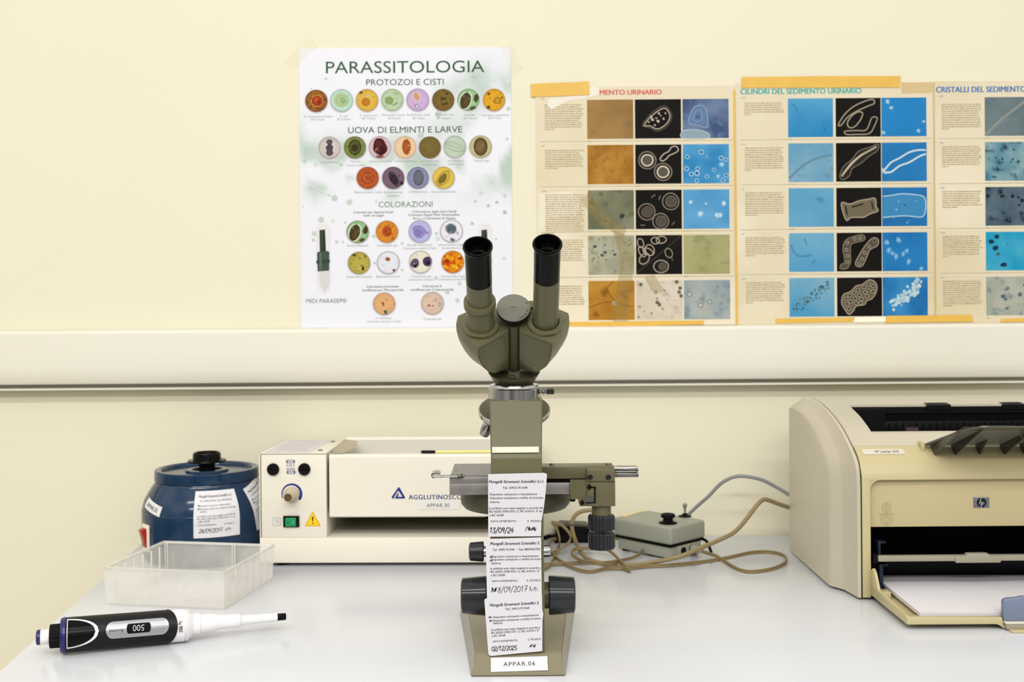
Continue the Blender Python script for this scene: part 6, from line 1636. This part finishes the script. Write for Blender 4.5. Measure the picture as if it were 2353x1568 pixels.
# ------------------------------------------------------------------ cables
M_cordtan = mat('tan_flex', '#7d6c48', rough=0.5, var=0.08, scale=60)
M_cordol = mat('olive_beige_cord', '#857651', rough=0.45, var=0.06, scale=40)
M_cordgrey = mat('grey_cable_sheath', '#7f8082', rough=0.4, var=0.04)
def z7(pts): return [(1220 + x / 3.677, 1060 + y / 3.677) for x, y in pts]
def P3(u, v, Yd=None, z=T + .003):
    return on_desk(u, v, z) if Yd is None else at(u, v, Yd)
# thick olive cord from the printer, along the front of the transformer, into the coil
A = [(1836, 1176, 1.616), (1821, 1169, 1.611), (1790, 1159, 1.602), (1763, 1149, 1.594), (1752, 1150, 1.590), (1738, 1163, 1.585), (1709, 1201, 1.574), (1690, 1221, 1.564), (1669, 1234, 1.553), (1614, 1258, 1.530), (1560, 1280, 1.510), (1492, 1294, 1.522), (1448, 1299, None), (1400, 1298, None), (1356, 1287, None), (1334, 1267, None), (1319, 1235, 1.605), (1314, 1205, 1.605), (1321, 1186, 1.605), (1336, 1176, 1.605), (1362, 1173, 1.602), (1388, 1181, 1.600), (1398, 1192, 1.600)]
pts = [P3(u, v, Yd, T + .0033) for u, v, Yd in A]
for p in pts: p.z = max(p.z, T + .0032)
mb = MB(); mb.tube(catmull(pts, 7), .0030, M_cordol, seg=12)
tag(mb.build('power_cord', loc=pts[9]), 'thick olive beige cord running from the printer down past the transformer into the coil', 'cable', 'cables beside the transformer')
# thin twin flex in loose loops
B = z7([(1480, 795), (1560, 800), (1640, 850), (1740, 910), (1850, 935), (2000, 920), (2110, 885), (2158, 845), (2130, 795), (2010, 768), (1850, 776), (1650, 820), (1450, 852), (1200, 878), (1000, 888), (840, 903), (640, 908), (500, 935), (350, 900), (220, 820), (155, 735), (185, 665), (340, 632), (520, 630), (700, 650), (860, 692), (938, 745), (905, 795), (800, 833), (600, 862), (440, 845), (350, 790), (370, 745), (500, 738), (650, 752), (760, 850), (836, 930), (760, 900), (600, 860), (400, 860), (230, 870), (90, 872)])
zs = []
pts = []
for i, (u, v) in enumerate(B):
    z = T + .0032 + (.0035 if 20 < i < 30 else 0) + (.0055 if 29 <= i < 36 else 0) + (.004 if i < 2 else 0)
    pts.append(on_desk(u, v, z))
pts[0] = MTr @ Vector((.046, -.0170, .0100)); pts[1].z = T + .007
def twin(mb, pts, m, r=.0013):
    C_ = catmull(pts, 6)
    for dz in (-r * .85, r * .85):
        mb.tube([p + Vector((0, dz * .5, dz)) for p in C_], r, m, seg=8)
mb = MB(); twin(mb, pts, M_cordtan)
flex = thing('flex_lead', 'thin tan twin flex lying in loose loops in front of the transformer', 'cable', pts[14], 'cables beside the transformer')
mb.build('twin_flex', flex)
mb = MB(); mb.lathe([(.0050, 0), (.0052, .010), (.0034, .0125), (.0026, .0180)], mat('grey_plug', '#93938c', rough=0.45), axis(MTr @ Vector((.046, -.0005, .0110)), -e1), seg=24); mb.build('plug', flex, label='grey plug')
# second strand standing up at the left of the coil
Cc = z7([(90, 922), (160, 880), (215, 800), (243, 700), (232, 610), (205, 550), (176, 520), (215, 525), (265, 545), (330, 620), (325, 680), (270, 730), (180, 775), (80, 800)])
pts = []
for i, (u, v) in enumerate(Cc):
    lift = [0, .0, .004, .012, .020, .024, .024, .022, .018, .012, .008, .004, .0, 0][i]
    p = on_desk(u, v, T + .0036) if i in (0, 1, 12, 13) else at(u, v, 1.600)
    p.z = max(p.z, T + .0034); pts.append(p)
mb = MB(); twin(mb, pts, M_cordtan)
tag(mb.build('flex_lead', loc=pts[0]), 'thin tan flex standing up in a narrow loop just right of the microscope arm', 'cable', 'cables beside the transformer')
# grey data cable arching to the printer
G = [(1572, 1196, 1.668), (1583, 1182, 1.668), (1605, 1161, 1.665), (1628, 1141, 1.66), (1655, 1113, 1.655), (1682, 1098, 1.65), (1709, 1095, 1.648), (1750, 1103, 1.645), (1791, 1124, 1.64), (1822, 1143, 1.63), (1840, 1152, 1.6045)]
pts = [at(*g) for g in G]
pts = [Vector((pts[0].x - .012, 1.672, T + .0035)), Vector((pts[0].x - .004, 1.671, T + .02))] + pts
mb = MB(); mb.tube(catmull(pts, 7), .0026, M_cordgrey, seg=12)
tag(mb.build('data_cable', loc=pts[3]), 'smooth grey cable arching high from behind the transformer to the back of the printer', 'cable', 'cables beside the transformer')
# short black lead at the transformer's corner
pts = [MTr @ Vector((W1 - .004, .012, .021)), at(1622, 1243, 1.600), at(1630, 1258, 1.588), at(1634, 1270, 1.583), on_desk(1633, 1275, T + .0026)]
for p in pts: p.z = max(p.z, T + .0022)
mb = MB(); mb.tube(catmull(pts, 6), .0021, M_matteblack, seg=10)
tag(mb.build('black_lead', loc=pts[2]), 'short black lead hanging from the right corner of the transformer', 'cable', 'cables beside the transformer')
# black plug adapter lying at the wall
mb = MB(); pa, pb = at(1272, 1222, 1.690), at(1352, 1222, 1.690)
mb.prism([(pa.x, T + .0005), (pa.x + .003, T + .020), (pa.x + .010, T + .0262), (pb.x, T + .0240), (pb.x + .004, T + .0005)], -1.714, -1.672, M_black, XZ, bev=.0015)
ad = thing('plug_adapter', 'black plug adapter lying against the wall behind the cable coil', 'plug adapter', (pa.x + .02, 1.69, T))
mb.build('body', ad)
mb = MB(); q = [at(1268, 1226, 1.66), on_desk(1260, 1233, T + .0036), on_desk(1252, 1236, T + .0036), on_desk(1244, 1237, T + .0036)]
q[0] = Vector((pa.x + .004, 1.680, T + .010))
mb.tube(catmull(q, 6), .0032, M_black, seg=10); mb.build('lead', ad)
